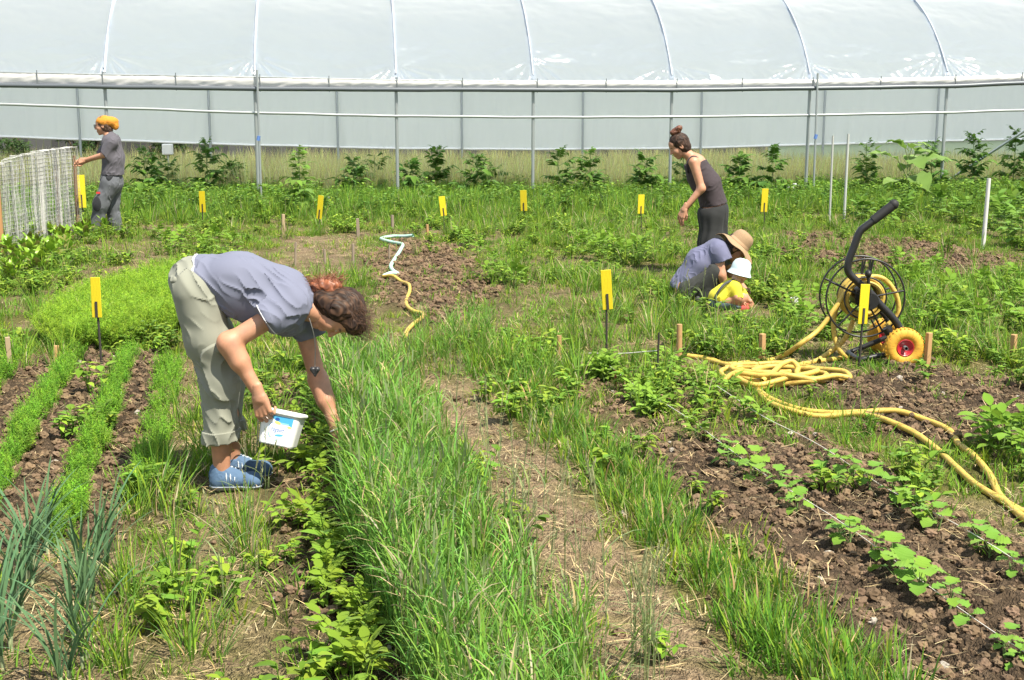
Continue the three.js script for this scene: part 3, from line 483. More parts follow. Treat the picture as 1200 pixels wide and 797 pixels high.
  const ring = (w0, d0, r) => { const s = new THREE.Shape(), a = w0 / 2, b = d0 / 2; s.moveTo(-a + r, -b); s.lineTo(a - r, -b); s.quadraticCurveTo(a, -b, a, -b + r); s.lineTo(a, b - r); s.quadraticCurveTo(a, b, a - r, b); s.lineTo(-a + r, b); s.quadraticCurveTo(-a, b, -a, b - r); s.lineTo(-a, -b + r); s.quadraticCurveTo(-a, -b, -a + r, -b); return s.getPoints(6).slice(0, -1); };
  const loft = (list) => { const P = [], I = []; list.forEach(([y, w0, d0, r], j) => { const pts = ring(w0, d0, r); pts.forEach((p, i) => { P.push(p.x, y, p.y); const n = pts.length; if (j) { const k = (i + 1) % n; I.push((j - 1) * n + i, j * n + i, (j - 1) * n + k, (j - 1) * n + k, j * n + i, j * n + k); } }); }); const n = ring(1, 1, 0.1).length, c = P.length / 3; P.push(0, list[list.length - 1][0], 0); for (let i = 0; i < n; i++) I.push((list.length - 1) * n + i, c, (list.length - 1) * n + (i + 1) % n); const g = new THREE.BufferGeometry(); g.setAttribute('position', new THREE.Float32BufferAttribute(P, 3)); g.setIndex(I); return g.toNonIndexed(); };
  const wall = loft([[0.002, 0.155, 0.105, 0.03], [0, 0.165, 0.115, 0.032], [0.006, 0.17, 0.12, 0.034], [0.133, 0.196, 0.146, 0.04], [0.133, 0.192, 0.142, 0.038], [0.012, 0.166, 0.116, 0.032], [0.0075, 0.155, 0.105, 0.03]]); wall.computeVertexNormals(); part('tub_wall', wall, white, tub);
  const rimRing = (() => { const pts = ring(0.2, 0.15, 0.042).map((p) => V(p.x, 0.128, p.y)); const g = tube(pts, 0.0075, 8, 80, true); g.scale(1, 1, 1); return g; })(); part('rim', rimRing, white, tub);
  const cv = document.createElement('canvas'); cv.width = 512; cv.height = 320; const cx = cv.getContext('2d');
  cx.fillStyle = '#eceeee'; cx.fillRect(0, 0, 512, 320); cx.fillStyle = '#4aa6d6'; cx.beginPath(); cx.moveTo(150, 0); cx.lineTo(512, 0); cx.lineTo(512, 105); cx.quadraticCurveTo(390, 60, 300, 92); cx.quadraticCurveTo(210, 70, 150, 30); cx.fill(); cx.fillStyle = '#8fcbe6'; cx.fillRect(300, 70, 150, 20); cx.fillStyle = '#e6dc7c'; cx.beginPath(); cx.ellipse(250, 80, 60, 18, 0.1, 0, 7); cx.fill(); cx.beginPath(); cx.ellipse(470, 108, 40, 14, 0, 0, 7); cx.fill();
  cx.fillStyle = '#1f4fa0'; cx.beginPath(); cx.ellipse(235, 40, 40, 18, 0, 0, 7); cx.fill();
  cx.strokeStyle = '#2b73b8'; cx.lineWidth = 9; cx.beginPath(); cx.arc(190, 170, 92, 2.0, 4.5); cx.stroke(); cx.strokeStyle = '#7ec24a'; cx.lineWidth = 7; cx.beginPath(); cx.arc(190, 170, 78, 1.6, 2.8); cx.stroke();
  cx.fillStyle = '#1c54ad'; cx.font = 'bold italic 64px sans-serif'; cx.fillText('Yogourt', 140, 180); cx.fillStyle = '#56abd8'; cx.beginPath(); cx.ellipse(310, 215, 80, 14, -0.08, 0, 7); cx.fill(); cx.fillStyle = '#9aa4a8'; cx.fillRect(40, 250, 20, 22); cx.fillStyle = '#7fb6cf'; cx.fillRect(200, 260, 120, 7); cx.fillRect(200, 274, 90, 7); cx.fillStyle = '#b9c4c8'; cx.fillRect(400, 250, 50, 8);
  const ct = new THREE.CanvasTexture(cv); ct.colorSpace = THREE.SRGBColorSpace;
  const lab = new THREE.PlaneGeometry(0.14, 0.112, 8, 4), la = lab.attributes.position; for (let i = 0; i < la.count; i++) { const y = la.getY(i) + 0.06, f = (y - 0.006) / 0.127; la.setXYZ(i, la.getX(i) * lerp(0.92, 1.04, f), y, lerp(0.0605, 0.0735, f) + 0.0006); } lab.computeVertexNormals();
  part('printed_label', lab, std(1, 1, 1, 0.45, { map: ct, clearcoat: 0.3, clearcoatRoughness: 0.3 }), tub);
}

// standing woman in a tank top, looking down beside the crouching pair
{
  const o = G(834, 322); o.y = 0; const w = at(o);
  const t = thing('person', 'standing person in plum tank top and charcoal trousers, hair in a topknot', 'person', o);
  const hf = frameOf(w(795.5, 171.5), V(-0.5, 0.86, 0.02), V(-0.86, -0.5, 0.05), 1.0);
  const wr = w(802, 245, 0.2), fw = w(803, 246, -0.2);
  body(o, 0.009, [
    ...chain([w(838, 246), w(828, 214), w(816, 192)], [0.12, 0.11, 0.1], [HZ, 1.35]), limb(w(813, 186), w(800, 177), 0.056, 0.05), limb(w(814, 191, 0.14), w(814, 191, -0.14), 0.052, 0.052),
    ...chain([w(813, 190, 0.17), w(822, 221, 0.2), wr], [0.05, 0.039, 0.025]), ...chain([w(815, 190, -0.17), w(821, 221, -0.2), fw], [0.05, 0.039, 0.025]),
    limb(w(835, 250, 0.09), w(836, 318, 0.1), 0.09, 0.05), limb(w(840, 250, -0.09), w(838, 318, -0.08), 0.09, 0.05),
  ], [headGeo(0.0045).applyMatrix4(hf), handGeo(0.0045, 1, [0.25, 0.35, 0.25], 0.1, 0.4).applyMatrix4(frameOf(wr, V(-0.4, -1, 0), V(0.6, -0.3, -0.9))), handGeo(0.0045, -1, [0.25, 0.35, 0.25], 0.1, 0.4).applyMatrix4(frameOf(fw, V(-0.4, -1, 0), V(0.6, -0.3, 0.9)))], t);
  let top = join(0.05, chain([w(839, 248), w(829, 216), w(815, 193)], [0.142, 0.132, 0.118], [HZ, 1.32]).concat([limb(w(817, 208), w(820, 214), 0.1, 0.1, [HZ, 1.35])]));
  top = cut(cut(top, w(818, 189), V(0.28, -1, 0)), w(836, 240), V(-0.2, 1, 0));
  top = minus(top, join(0, [ball(w(811, 190, 0.21), 0.085, 0.12, 0.07), ball(w(811, 190, -0.21), 0.085, 0.12, 0.07)]), 0.015);
  const plum = fabric(0.045, 0.034, 0.04); part('tank_top', skinOver(creased(top, 0.005, 14, V(0.9, 0.3, 0)), 0.009), plum, t);
  for (const s of [1, -1]) part('shoulder_strap', tube([w(806, 203, 0.09 * s), w(806, 190, 0.1 * s), w(812, 183.5, 0.1 * s), w(821, 188, 0.1 * s), w(826, 199, 0.09 * s)], 0.011, 6, 24), plum, t);
  let slack = join(0.06, [limb(w(837, 246), w(835, 250), 0.145, 0.15, [HZ, 1.25]), ...chain([w(834, 254, 0.08), w(834, 285, 0.1), w(833, 316, 0.1)], [0.125, 0.125, 0.12]), ...chain([w(839, 254, -0.08), w(839, 285, -0.09), w(838, 316, -0.08)], [0.12, 0.12, 0.115])]);
  slack = cut(cut(slack, w(835, 316, 0), HY), w(836, 241), V(0.2, -1, 0)); slack = { ...slack, f: ((f) => (x, y, z) => f(x, y, z) - 0.008 * Math.sin(Math.atan2(z, x - 0.02) * 14 + n3(x * 4, y * 2, z * 4) * 2) * sstep(0.8, 0.3, y))(slack.f) };
  part('trousers', skinOver(slack, 0.009), fabric(0.02, 0.021, 0.022), t);
  for (const s of [1, -1]) part('shoe', skinOver(cut(join(0.02, [limb(w(840, 319, 0.1 * s).setY(0.04), w(822, 319, 0.1 * s).setY(0.035), 0.045, 0.036)]), V(0, 0.004, 0), HY), 0.007), std(0.06, 0.06, 0.06), t);
  part('hair', hairGeo(0.005, [], [], [0.022, 0.013, 0.01], [0.075, 0.04, 0.026]).applyMatrix4(hf), std(1, 1, 1, 0.65, { vertexColors: true, clearcoat: 0.06, clearcoatRoughness: 0.4, specularIntensity: 0.5 }), t);
  const kn = join(0.02, [ball(V(0, 0.145, -0.055), 0.05, 0.036, 0.05), ball(V(0.025, 0.158, -0.085), 0.035, 0.028, 0.035), ball(V(0, 0.15, -0.02), 0.038, 0.03, 0.035)]);
  part('topknot', skinOver({ ...kn, f: (x, y, z) => kn.f(x, y, z) - 0.004 * n3(x * 24, y * 24, z * 24) - 0.003 * n3(x * 140, y * 40, z * 40) }, 0.005, (x, y, z) => mix3([0.06, 0.022, 0.012], [0.2, 0.075, 0.04], clamp(0.5 + 0.6 * n3(x * 60, y * 30, z * 30)))).applyMatrix4(hf), std(1, 1, 1, 0.55, { vertexColors: true }), t);
}

// crouching woman in a straw hat
{
  const o = G(815, 353); o.y = 0; const w = at(o);
  const t = thing('person', 'crouching person in lavender tee and wide straw sun hat, tending the weeds', 'person', o);
  const hf = frameOf(w(862.5, 291.5), V(0.66, 0.75, 0.03), V(0.74, -0.66, 0.12), 1.0);
  const wr = w(853, 345, 0.14), fw = w(878, 346, -0.12);
  body(o, 0.008, [
    ...chain([w(803, 334), w(822, 308), w(842, 294)], [0.1, 0.1, 0.09], [HZ, 1.35]), limb(w(845, 291), w(858, 292), 0.055, 0.05),
    ...chain([w(842, 296, 0.15), w(845, 322, 0.18), wr], [0.05, 0.04, 0.027]), ...chain([w(846, 296, -0.15), w(858, 322, -0.18), fw], [0.05, 0.04, 0.027]),
    ...chain([w(803, 338, 0.09), w(838, 316, 0.13), w(823, 348, 0.12)], [0.09, 0.06, 0.04]), ...chain([w(803, 338, -0.09), w(840, 316, -0.13), w(825, 346, -0.12)], [0.09, 0.06, 0.04]),
  ], [headGeo(0.0042).applyMatrix4(hf), handGeo(0.0045, -1, [0.4, 0.5, 0.4], 0.1, 0.5).applyMatrix4(frameOf(wr, V(0.3, -1, 0), V(0.9, 0, -0.5))), handGeo(0.0045, 1, [0.4, 0.5, 0.4], 0.1, 0.5).applyMatrix4(frameOf(fw, V(0.3, -1, 0), V(-0.9, 0, -0.5)))], t);
  let tee = join(0.05, [...chain([w(800, 335), w(821, 307), w(841, 294)], [0.118, 0.12, 0.112], [HZ, 1.38]), cut(limb(w(841, 294, 0.12), w(850, 308, 0.17), 0.088, 0.072), w(848.5, 306, 0.18), V(-0.35, 1, -0.1)), cut(limb(w(844, 294, -0.11), w(855, 309, -0.17), 0.08, 0.068), w(854, 308, -0.18), V(-0.35, 1, 0.1))]);
  tee = cut(tee, w(798, 338), V(0.25, 1, 0)); tee = minus(tee, ball(w(853, 286), 0.06, 0.06, 0.08), 0.02);
  part('tee_shirt', skinOver(creased(tee, 0.007, 13, V(0.5, -0.8, 0.2), 3), 0.008), fabric(0.13, 0.135, 0.22), t);
  let sl = join(0.04, [cut(limb(w(801, 338), w(807, 338), 0.115, 0.12, [HZ, 1.35]), w(810, 336), V(0.5, -1, 0)), ...chain([w(805, 339, 0.09), w(838, 318, 0.13), w(826, 346, 0.12)], [0.1, 0.078, 0.06]), ...chain([w(805, 339, -0.09), w(840, 318, -0.13), w(828, 346, -0.12)], [0.1, 0.078, 0.06])]);
  part('trousers', skinOver(creased(cut(sl, V(0, 0.03, 0), HY), 0.007, 12, V(0.6, 0.6, 0), 9), 0.008), fabric(0.04, 0.042, 0.04), t);
  for (const s of [1, -1]) part('shoe', skinOver(cut(limb(w(818, 352, 0.12 * s).setY(0.04), w(842, 352, 0.12 * s).setY(0.036), 0.046, 0.036), V(0, 0.004, 0), HY), 0.007), std(0.07, 0.07, 0.08), t);
  part('hair', hairGeo(0.005, [], [], [0.022, 0.014, 0.01], [0.07, 0.04, 0.028]).applyMatrix4(hf), std(1, 1, 1, 0.5, { vertexColors: true }), t);
  // hat: woven crown and a wide drooping brim
  const prof = [[0.001, 0.15], [0.045, 0.147], [0.075, 0.133], [0.093, 0.105], [0.1, 0.06], [0.102, 0.03], [0.115, 0.022], [0.15, 0.012], [0.185, -0.006], [0.205, -0.022], [0.203, -0.026], [0.184, -0.011], [0.15, 0.007], [0.11, 0.016], [0.098, 0.03]];
  const hg = new THREE.LatheGeometry(prof.map(([r, y]) => new THREE.Vector2(r, y)), 48); { const a = hg.attributes.position; for (let i = 0; i < a.count; i++) { const x = a.getX(i), z = a.getZ(i), r = Math.hypot(x, z), th = Math.atan2(z, x); if (r > 0.108) a.setY(i, a.getY(i) + (r - 0.108) * (0.22 * Math.sin(th * 2 + 0.8) + 0.14 * Math.sin(th * 5) )); } hg.computeVertexNormals(); }
  const weave = noiseTexture(128, (x, y) => 0.72 + 0.16 * Math.sin(y * 6.283 * 8) * Math.sin(x * 6.283 * 24) + 0.08 * n2(x * 30, y * 30), true); weave.repeat.set(4, 4);
  hg.applyMatrix4(new THREE.Matrix4().makeTranslation(0, 0.022, -0.012)).applyMatrix4(hf);
  const hat = part('straw_hat', hg, std(0.72, 0.47, 0.27, 0.85, { map: weave, bumpMap: weave, bumpScale: 0.004 }), t);
  const rb = new THREE.CylinderGeometry(0.1025, 0.105, 0.022, 40, 1, true).translate(0, 0.064, -0.012).applyMatrix4(hf); part('hat_band', rb, std(0.5, 0.33, 0.2, 0.9), hat);
}

// small child in yellow beside her
{
  const o = G(853, 364); o.y = 0; const w = at(o);
  const t = thing('person', 'small child squatting in yellow shirt, dark braces and pale blue sun hat', 'person', o);
  const hf = frameOf(w(868, 319), V(0.25, 0.95, 0.0), V(0.75, -0.25, -0.6), 0.8), wr = w(868, 353, 0.07);
  body(o, 0.007, [...chain([w(846, 351), w(858, 337)], [0.07, 0.065], [HZ, 1.3]), limb(w(861, 334), w(866, 326), 0.04, 0.04), ...chain([w(861, 338, 0.09), w(864, 349, 0.12), wr], [0.035, 0.03, 0.021]), ...chain([w(862, 338, -0.09), w(872, 347, -0.1), w(879, 353, -0.08)], [0.035, 0.03, 0.021]), ...chain([w(848, 353, 0.06), w(866, 350, 0.08), w(862, 361, 0.07)], [0.055, 0.045, 0.032]), ...chain([w(850, 353, -0.06), w(868, 350, -0.08), w(866, 360, -0.07)], [0.055, 0.045, 0.032])],
    [headGeo(0.0045, [0.55, 0.32, 0.22]).applyMatrix4(hf), handGeo(0.004, 1, [0.4, 0.5, 0.4], 0.1, 0.5).scale(0.6, 0.6, 0.6).applyMatrix4(frameOf(wr, V(0.5, -1, 0), V(0.5, 0, -1))), handGeo(0.004, -1, [0.4, 0.5, 0.4], 0.1, 0.5).scale(0.6, 0.6, 0.6).applyMatrix4(frameOf(w(879, 353, -0.08), V(0.5, -1, 0), V(-0.5, 0, -1)))], t);
  let sh = join(0.035, [...chain([w(843, 349), w(858, 337)], [0.09, 0.085], [HZ, 1.3]), cut(limb(w(861, 338, 0.08), w(865, 350, 0.115), 0.05, 0.045), w(864, 348, 0.12), V(0, 1, 0)), limb(w(862, 338, -0.08), w(870, 345, -0.1), 0.05, 0.045)]); sh = cut(sh, w(845, 353.5), V(0.3, 1, 0));
  part('yellow_shirt', skinOver(creased(sh, 0.007, 14, V(0.5, 0.8, 0)), 0.006), fabric(0.66, 0.58, 0.04), t);
  for (const s of [1, -1]) part('brace_strap', tube([w(841, 357, 0.06 * s + 0.03), w(838, 350, 0.06 * s + 0.065), w(843, 340, 0.06 * s + 0.085), w(850, 332.5, 0.05 * s + 0.06), w(860, 328, 0.05 * s)], 0.011, 6, 24), fabric(0.06, 0.065, 0.07), t);
  part('dungarees', skinOver(creased(cut(join(0.03, [limb(w(843, 353), w(849, 354), 0.088, 0.085, [HZ, 1.25]), ...chain([w(848, 354, 0.06), w(867, 352, 0.08), w(862, 361, 0.07)], [0.062, 0.052, 0.042]), ...chain([w(850, 354, -0.06), w(869, 351, -0.08), w(866, 360, -0.07)], [0.062, 0.052, 0.042])]), w(845, 351), V(-0.3, -1, 0)), 0.006, 14), 0.006), fabric(0.12, 0.16, 0.2), t);
  for (const s of [1, -1]) part('shoe', skinOver(cut(limb(w(862, 364, 0.07 * s).setY(0.03), w(875, 364, 0.07 * s).setY(0.028), 0.033, 0.027), V(0, 0.003, 0), HY), 0.006), std(0.42, 0.06, 0.05), t);
  const hp = [[0.001, 0.142], [0.04, 0.138], [0.075, 0.118], [0.096, 0.08], [0.101, 0.03], [0.103, 0.01], [0.125, -0.03], [0.128, -0.034], [0.123, -0.03], [0.099, 0.008]], hg = new THREE.LatheGeometry(hp.map(([r, y]) => new THREE.Vector2(r, y)), 40); { const a = hg.attributes.position; for (let i = 0; i < a.count; i++) { const th = Math.atan2(a.getZ(i), a.getX(i)), r = Math.hypot(a.getX(i), a.getZ(i)); const k = 1 + 0.018 * Math.cos(th * 6) + (r > 0.105 ? 0.03 * Math.sin(th * 7) : 0); a.setX(i, a.getX(i) * k); a.setZ(i, a.getZ(i) * k * 1.06); } hg.computeVertexNormals(); }
  hg.translate(0, 0.005, -0.012).applyMatrix4(hf); part('sun_hat', hg, fabric(0.55, 0.66, 0.7), t);
}

// woman at the net fence
{
  const o = G(126, 275); o.y = 0; const w = at(o);
  const t = thing('person', 'person in mustard headscarf and grey work clothes handling the net fence', 'person', o);
  const hf = frameOf(w(120.5, 147.5), V(-0.12, 1, 0), V(-1, -0.16, 0.1), 1.0), wr = w(100, 187.5, 0.06), fw = w(99, 189, -0.12);
  body(o, 0.009, [
    ...chain([w(131, 208), w(133, 186), w(130, 166)], [0.12, 0.11, 0.1], [HZ, 1.3]), limb(w(129, 162), w(123.5, 154), 0.056, 0.05),
    ...chain([w(131, 167, 0.17), w(124, 181, 0.18), wr], [0.05, 0.042, 0.026]), ...chain([w(129, 167, -0.17), w(119, 182, -0.18), fw], [0.05, 0.042, 0.026]),
    ...chain([w(129, 212, 0.09), w(118, 240, 0.11), w(113, 272, 0.1)], [0.1, 0.065, 0.04]), ...chain([w(133, 212, -0.09), w(131, 240, -0.1), w(137, 268, -0.1)], [0.1, 0.065, 0.04]),
  ], [headGeo(0.0045).applyMatrix4(hf), handGeo(0.0045, 1, [0.5, 0.7, 0.5], 0.1, 0.7).applyMatrix4(frameOf(wr, V(-1, -0.15, 0), V(0, -0.5, -1))), handGeo(0.0045, -1, [0.5, 0.7, 0.5], 0.1, 0.7).applyMatrix4(frameOf(fw, V(-1, -0.15, 0), V(0, -0.5, 1)))], t);
  let tee = join(0.05, [...chain([w(132, 203), w(133, 186), w(130.5, 168)], [0.145, 0.135, 0.124], [HZ, 1.34]), cut(limb(w(131, 167, 0.15), w(122, 184, 0.18), 0.086, 0.07), w(122.5, 182, 0.2), V(0.75, 0.7, 0)), cut(limb(w(129, 167, -0.14), w(117, 184, -0.18), 0.078, 0.07), w(118, 182, -0.2), V(0.75, 0.7, 0)), limb(w(131, 164), w(128, 160), 0.09, 0.07)]);
  tee = cut(tee, w(131, 205), V(0, 1, 0)); tee = minus(tee, ball(w(124.5, 156), 0.05, 0.05, 0.07), 0.02);
  part('jumper', skinOver(creased(tee, 0.007, 12, V(0.6, 0.8, 0), 2), 0.009), fabric(0.095, 0.09, 0.108), t);
  let sl = join(0.05, [limb(w(131, 208), w(131, 214), 0.142, 0.14, [HZ, 1.25]), ...chain([w(129, 216, 0.09), w(118, 240, 0.11), w(112, 270, 0.1)], [0.12, 0.1, 0.085]), ...chain([w(133, 216, -0.09), w(131, 241, -0.1), w(136.5, 268, -0.1)], [0.115, 0.095, 0.08])]);
  sl = creased(cut(cut(sl, V(0, 0.05, 0), HY), w(131, 202), V(0, -1, 0)), 0.009, 11, V(0.5, 0.8, 0.2), 8);
  part('work_trousers', skinOver(sl, 0.009), fabric(0.105, 0.112, 0.128), t);
  const navy = fabric(0.02, 0.022, 0.027); part('knee_pad', skinOver(within(grow(sl, 0.012), ball(w(113.5, 239, 0.2), 0.065, 0.1, 0.1)), 0.009), navy, t); part('hip_panel', skinOver(within(grow(sl, 0.008), limb(w(129, 204, 0.16), w(127, 214, 0.16), 0.05, 0.04)), 0.009), navy, t); part('red_badge', new THREE.BoxGeometry(0.05, 0.025, 0.01).translate(...w(115, 226, 0.21).toArray()), std(0.6, 0.04, 0.04), t);
  for (const [x, y, dz] of [[114, 274, 0.1], [139, 271, -0.1]]) part('work_boot', skinOver(cut(join(0.03, [limb(w(x, y, dz).setY(0.06), w(x - 12, y, dz).setY(0.045), 0.055, 0.045), limb(w(x, y, dz).setY(0.06), w(x, y, dz).setY(0.12), 0.055, 0.055)]), V(0, 0.004, 0), HY), 0.008), std(0.1, 0.1, 0.11), t);
  part('hair', hairGeo(0.006, [ball(V(0, -0.06, -0.085), 0.045, 0.04, 0.035)], [], [0.04, 0.02, 0.012], [0.13, 0.07, 0.04]).applyMatrix4(hf), std(1, 1, 1, 0.55, { vertexColors: true }), t);
  let sc = join(0.04, [ball(V(0, 0.05, -0.03), 0.094, 0.085, 0.108), ball(V(0, 0.035, -0.13), 0.075, 0.065, 0.08), ball(V(0, -0.03, -0.16), 0.05, 0.045, 0.04)]); sc = minus(sc, ball(V(0, -0.06, 0.09), 0.14, 0.115, 0.1), 0.01);
  part('headscarf', skinOver(creased(sc, 0.006, 24, V(0, 0.45, -0.9)), 0.006).applyMatrix4(hf), fabric(0.55, 0.225, 0.026), t);
  const gl = new THREE.TorusGeometry(0.022, 0.003, 6, 20); part('glasses', merged([gl.clone().translate(0.03, 0.008, 0.105), gl.clone().translate(-0.03, 0.008, 0.105), rod(V(0.052, 0.01, 0.1), V(0.08, 0.012, 0), 0.0025), rod(V(-0.052, 0.01, 0.1), V(-0.08, 0.012, 0), 0.0025)]).applyMatrix4(hf), std(0.03, 0.03, 0.03, 0.3), t);
}

// ---------------------------------------------------------------- hose reel cart
const blackPaint = std(0.012, 0.012, 0.013, 0.45, { clearcoat: 0.2, clearcoatRoughness: 0.3 });
const dirt = (() => { const t = noiseTexture(512, (x, y) => { const f = (a, b) => clamp(n2(a * 12 + 5, b * 3) * 1.6 - 0.5 + 0.6 * n2(a * 60, b * 12)), m = tiled(f, x, y) * 0.75, k = 0.94 + 0.06 * n2(x * 90, y * 20); return [lerp(k, 0.62, m), lerp(k * 0.97, 0.5, m), lerp(k * 0.92, 0.45, m)]; }, true); t.repeat.set(3, 1); return t; })();
const hoseYellow = std(0.66, 0.5, 0.11, 0.6, { clearcoat: 0.12, clearcoatRoughness: 0.4, map: dirt });
const REEL = G(1059, 429); REEL.y = 0;
const reelAt = (px, py, dz = 0) => W(px, py, REEL.z + dz);
{
  const o = REEL.clone(), t = thing('hose_reel_cart', 'black tubular hose reel cart on two yellow pneumatic wheels', 'hose reel', o), w = (x, y, dz = 0) => reelAt(x, y, dz).sub(o);
  const DEP = 0.42;
  // side frames joined by a grip
  { const dz = -0.06, z = (x, y) => { const p = w(x, y, 0); p.z = dz; return p; };
    part('side_frame', tube([[1060, 405], [1056, 384], [1034, 362], [1019, 352]].map(([x, y]) => z(x, y).setZ(-DEP + 0.1)), 0.018, 10, 40), blackPaint, t);
    part('side_frame', tube([z(1060, 405), z(1056, 384), z(1034, 358), z(1021, 343), z(1006, 330), z(997, 320), z(997, 309), z(1003, 292), z(1011, 272), z(1018, 266), z(1034, 254), z(1050, 241)], 0.025, 10, 90), blackPaint, t);
  }
  const zf = (x, y, d) => { const p = w(x, y, 0); p.z = d; return p; };
  part('handle_grip', merged([rod(zf(1026, 259.5, -0.06), zf(1050, 241, -0.06), 0.03, 0.032), new THREE.SphereGeometry(0.034, 16, 12).translate(...zf(1050.5, 240.5, -0.06).toArray())]), std(0.012, 0.012, 0.013, 0.7), t);
  part('foot_bar', tube([zf(1056, 403, -0.06), zf(1046, 416, -0.05), zf(1030, 419, -0.05), zf(1010, 423, -0.05), zf(1008, 423, -0.1), zf(1008, 423, -DEP + 0.12), zf(1012, 423, -DEP + 0.1), zf(1056, 405, -DEP + 0.1)], 0.018, 8, 70), blackPaint, t);
  const hub = zf(1019, 352, 0), R1 = 0.262;
  for (const dz of [-0.1, -DEP + 0.14]) {
    const c = hub.clone().setZ(dz), f = part('drum_flange', new THREE.TorusGeometry(R1, 0.0065, 8, 72).translate(c.x, c.y, dz), blackPaint, t);
    part('inner_ring', new THREE.TorusGeometry(0.14, 0.006, 8, 48).translate(c.x, c.y, dz), blackPaint, f);
    for (let k = 0; k < 5; k++) { const a = 1.45 + k * Math.PI * 2 / 5; for (const e of k === 0 ? [-0.035, 0.035] : [0]) part('spoke', rod(c.clone().add(V(Math.cos(a) * 0.03, Math.sin(a) * 0.03, 0)), c.clone().add(V(Math.cos(a + e) * R1, Math.sin(a + e) * R1, 0)), 0.0065, 0.0065, 8), blackPaint, f); }
  }
  part('drum_core', new THREE.CylinderGeometry(0.07, 0.07, DEP - 0.24, 32).rotateX(Math.PI / 2).translate(hub.x, hub.y, -DEP / 2 + 0.02), blackPaint, t);
  part('hub', merged([new THREE.CylinderGeometry(0.052, 0.06, 0.06, 24).rotateX(Math.PI / 2).translate(hub.x + 0.02, hub.y - 0.012, -0.06), new THREE.CylinderGeometry(0.03, 0.03, DEP, 16).rotateX(Math.PI / 2).translate(hub.x, hub.y, -DEP / 2)]), blackPaint, t);
  const crank = part('crank', tube([zf(1022, 354, -0.025), zf(1020, 340, -0.02), zf(1018, 324, -0.02)], 0.011, 8, 20), blackPaint, t); part('crank_knob', new THREE.SphereGeometry(0.022, 16, 12).scale(1, 1.2, 1.4).translate(...zf(1018, 321, -0.01).toArray()), std(0.015, 0.015, 0.016, 0.5), crank);
  const axle = w(1059.5, 407.5, 0); axle.y = 0.128; part('axle', rod(axle.clone().setZ(0.05), axle.clone().setZ(-DEP - 0.03), 0.011), steel, t);
  for (const dz of [0, -DEP]) {
    const wh = new THREE.Group(); wh.name = 'wheel'; wh.position.set(axle.x, axle.y, dz); t.add(wh);
    const prof = []; for (let k = 0; k <= 28; k++) { const a = k / 28 * Math.PI * 2; prof.push(new THREE.Vector2(0.089 + 0.042 * Math.cos(a), 0.04 * Math.sin(a))); }
    part('tyre', new THREE.LatheGeometry(prof, 56).rotateX(Math.PI / 2), std(0.76, 0.45, 0.05, 0.7, { map: dirt }), wh, 'yellow foam tyre');
    const tr = []; for (let k = 0; k < 30; k++) { const a = k / 30 * Math.PI * 2; for (const s of [-1, 1]) tr.push(new THREE.BoxGeometry(0.009, 0.004, 0.02).translate(0, 0.1282, s * 0.016).rotateZ(a + s * 0.05)); } part('tread', merged(tr), std(0.6, 0.34, 0.04, 0.7), wh);
    part('rim', new THREE.LatheGeometry([[0.016, 0.012], [0.03, 0.01], [0.042, 0.02], [0.052, 0.034], [0.057, 0.033], [0.057, -0.033], [0.052, -0.034], [0.042, -0.02], [0.016, -0.012]].map(([r, y]) => new THREE.Vector2(r, y)), 40).rotateX(Math.PI / 2), std(0.42, 0.02, 0.03, 0.35, { clearcoat: 0.5 }), wh, 'red wheel rim');
    part('axle_cap', new THREE.CylinderGeometry(0.013, 0.016, 0.1, 16).rotateX(Math.PI / 2), steel, wh);
  }
  part('wheel_guard', rod(zf(1042, 386, -0.07), zf(1052, 402, -0.07), 0.03, 0.03), blackPaint, t);
}
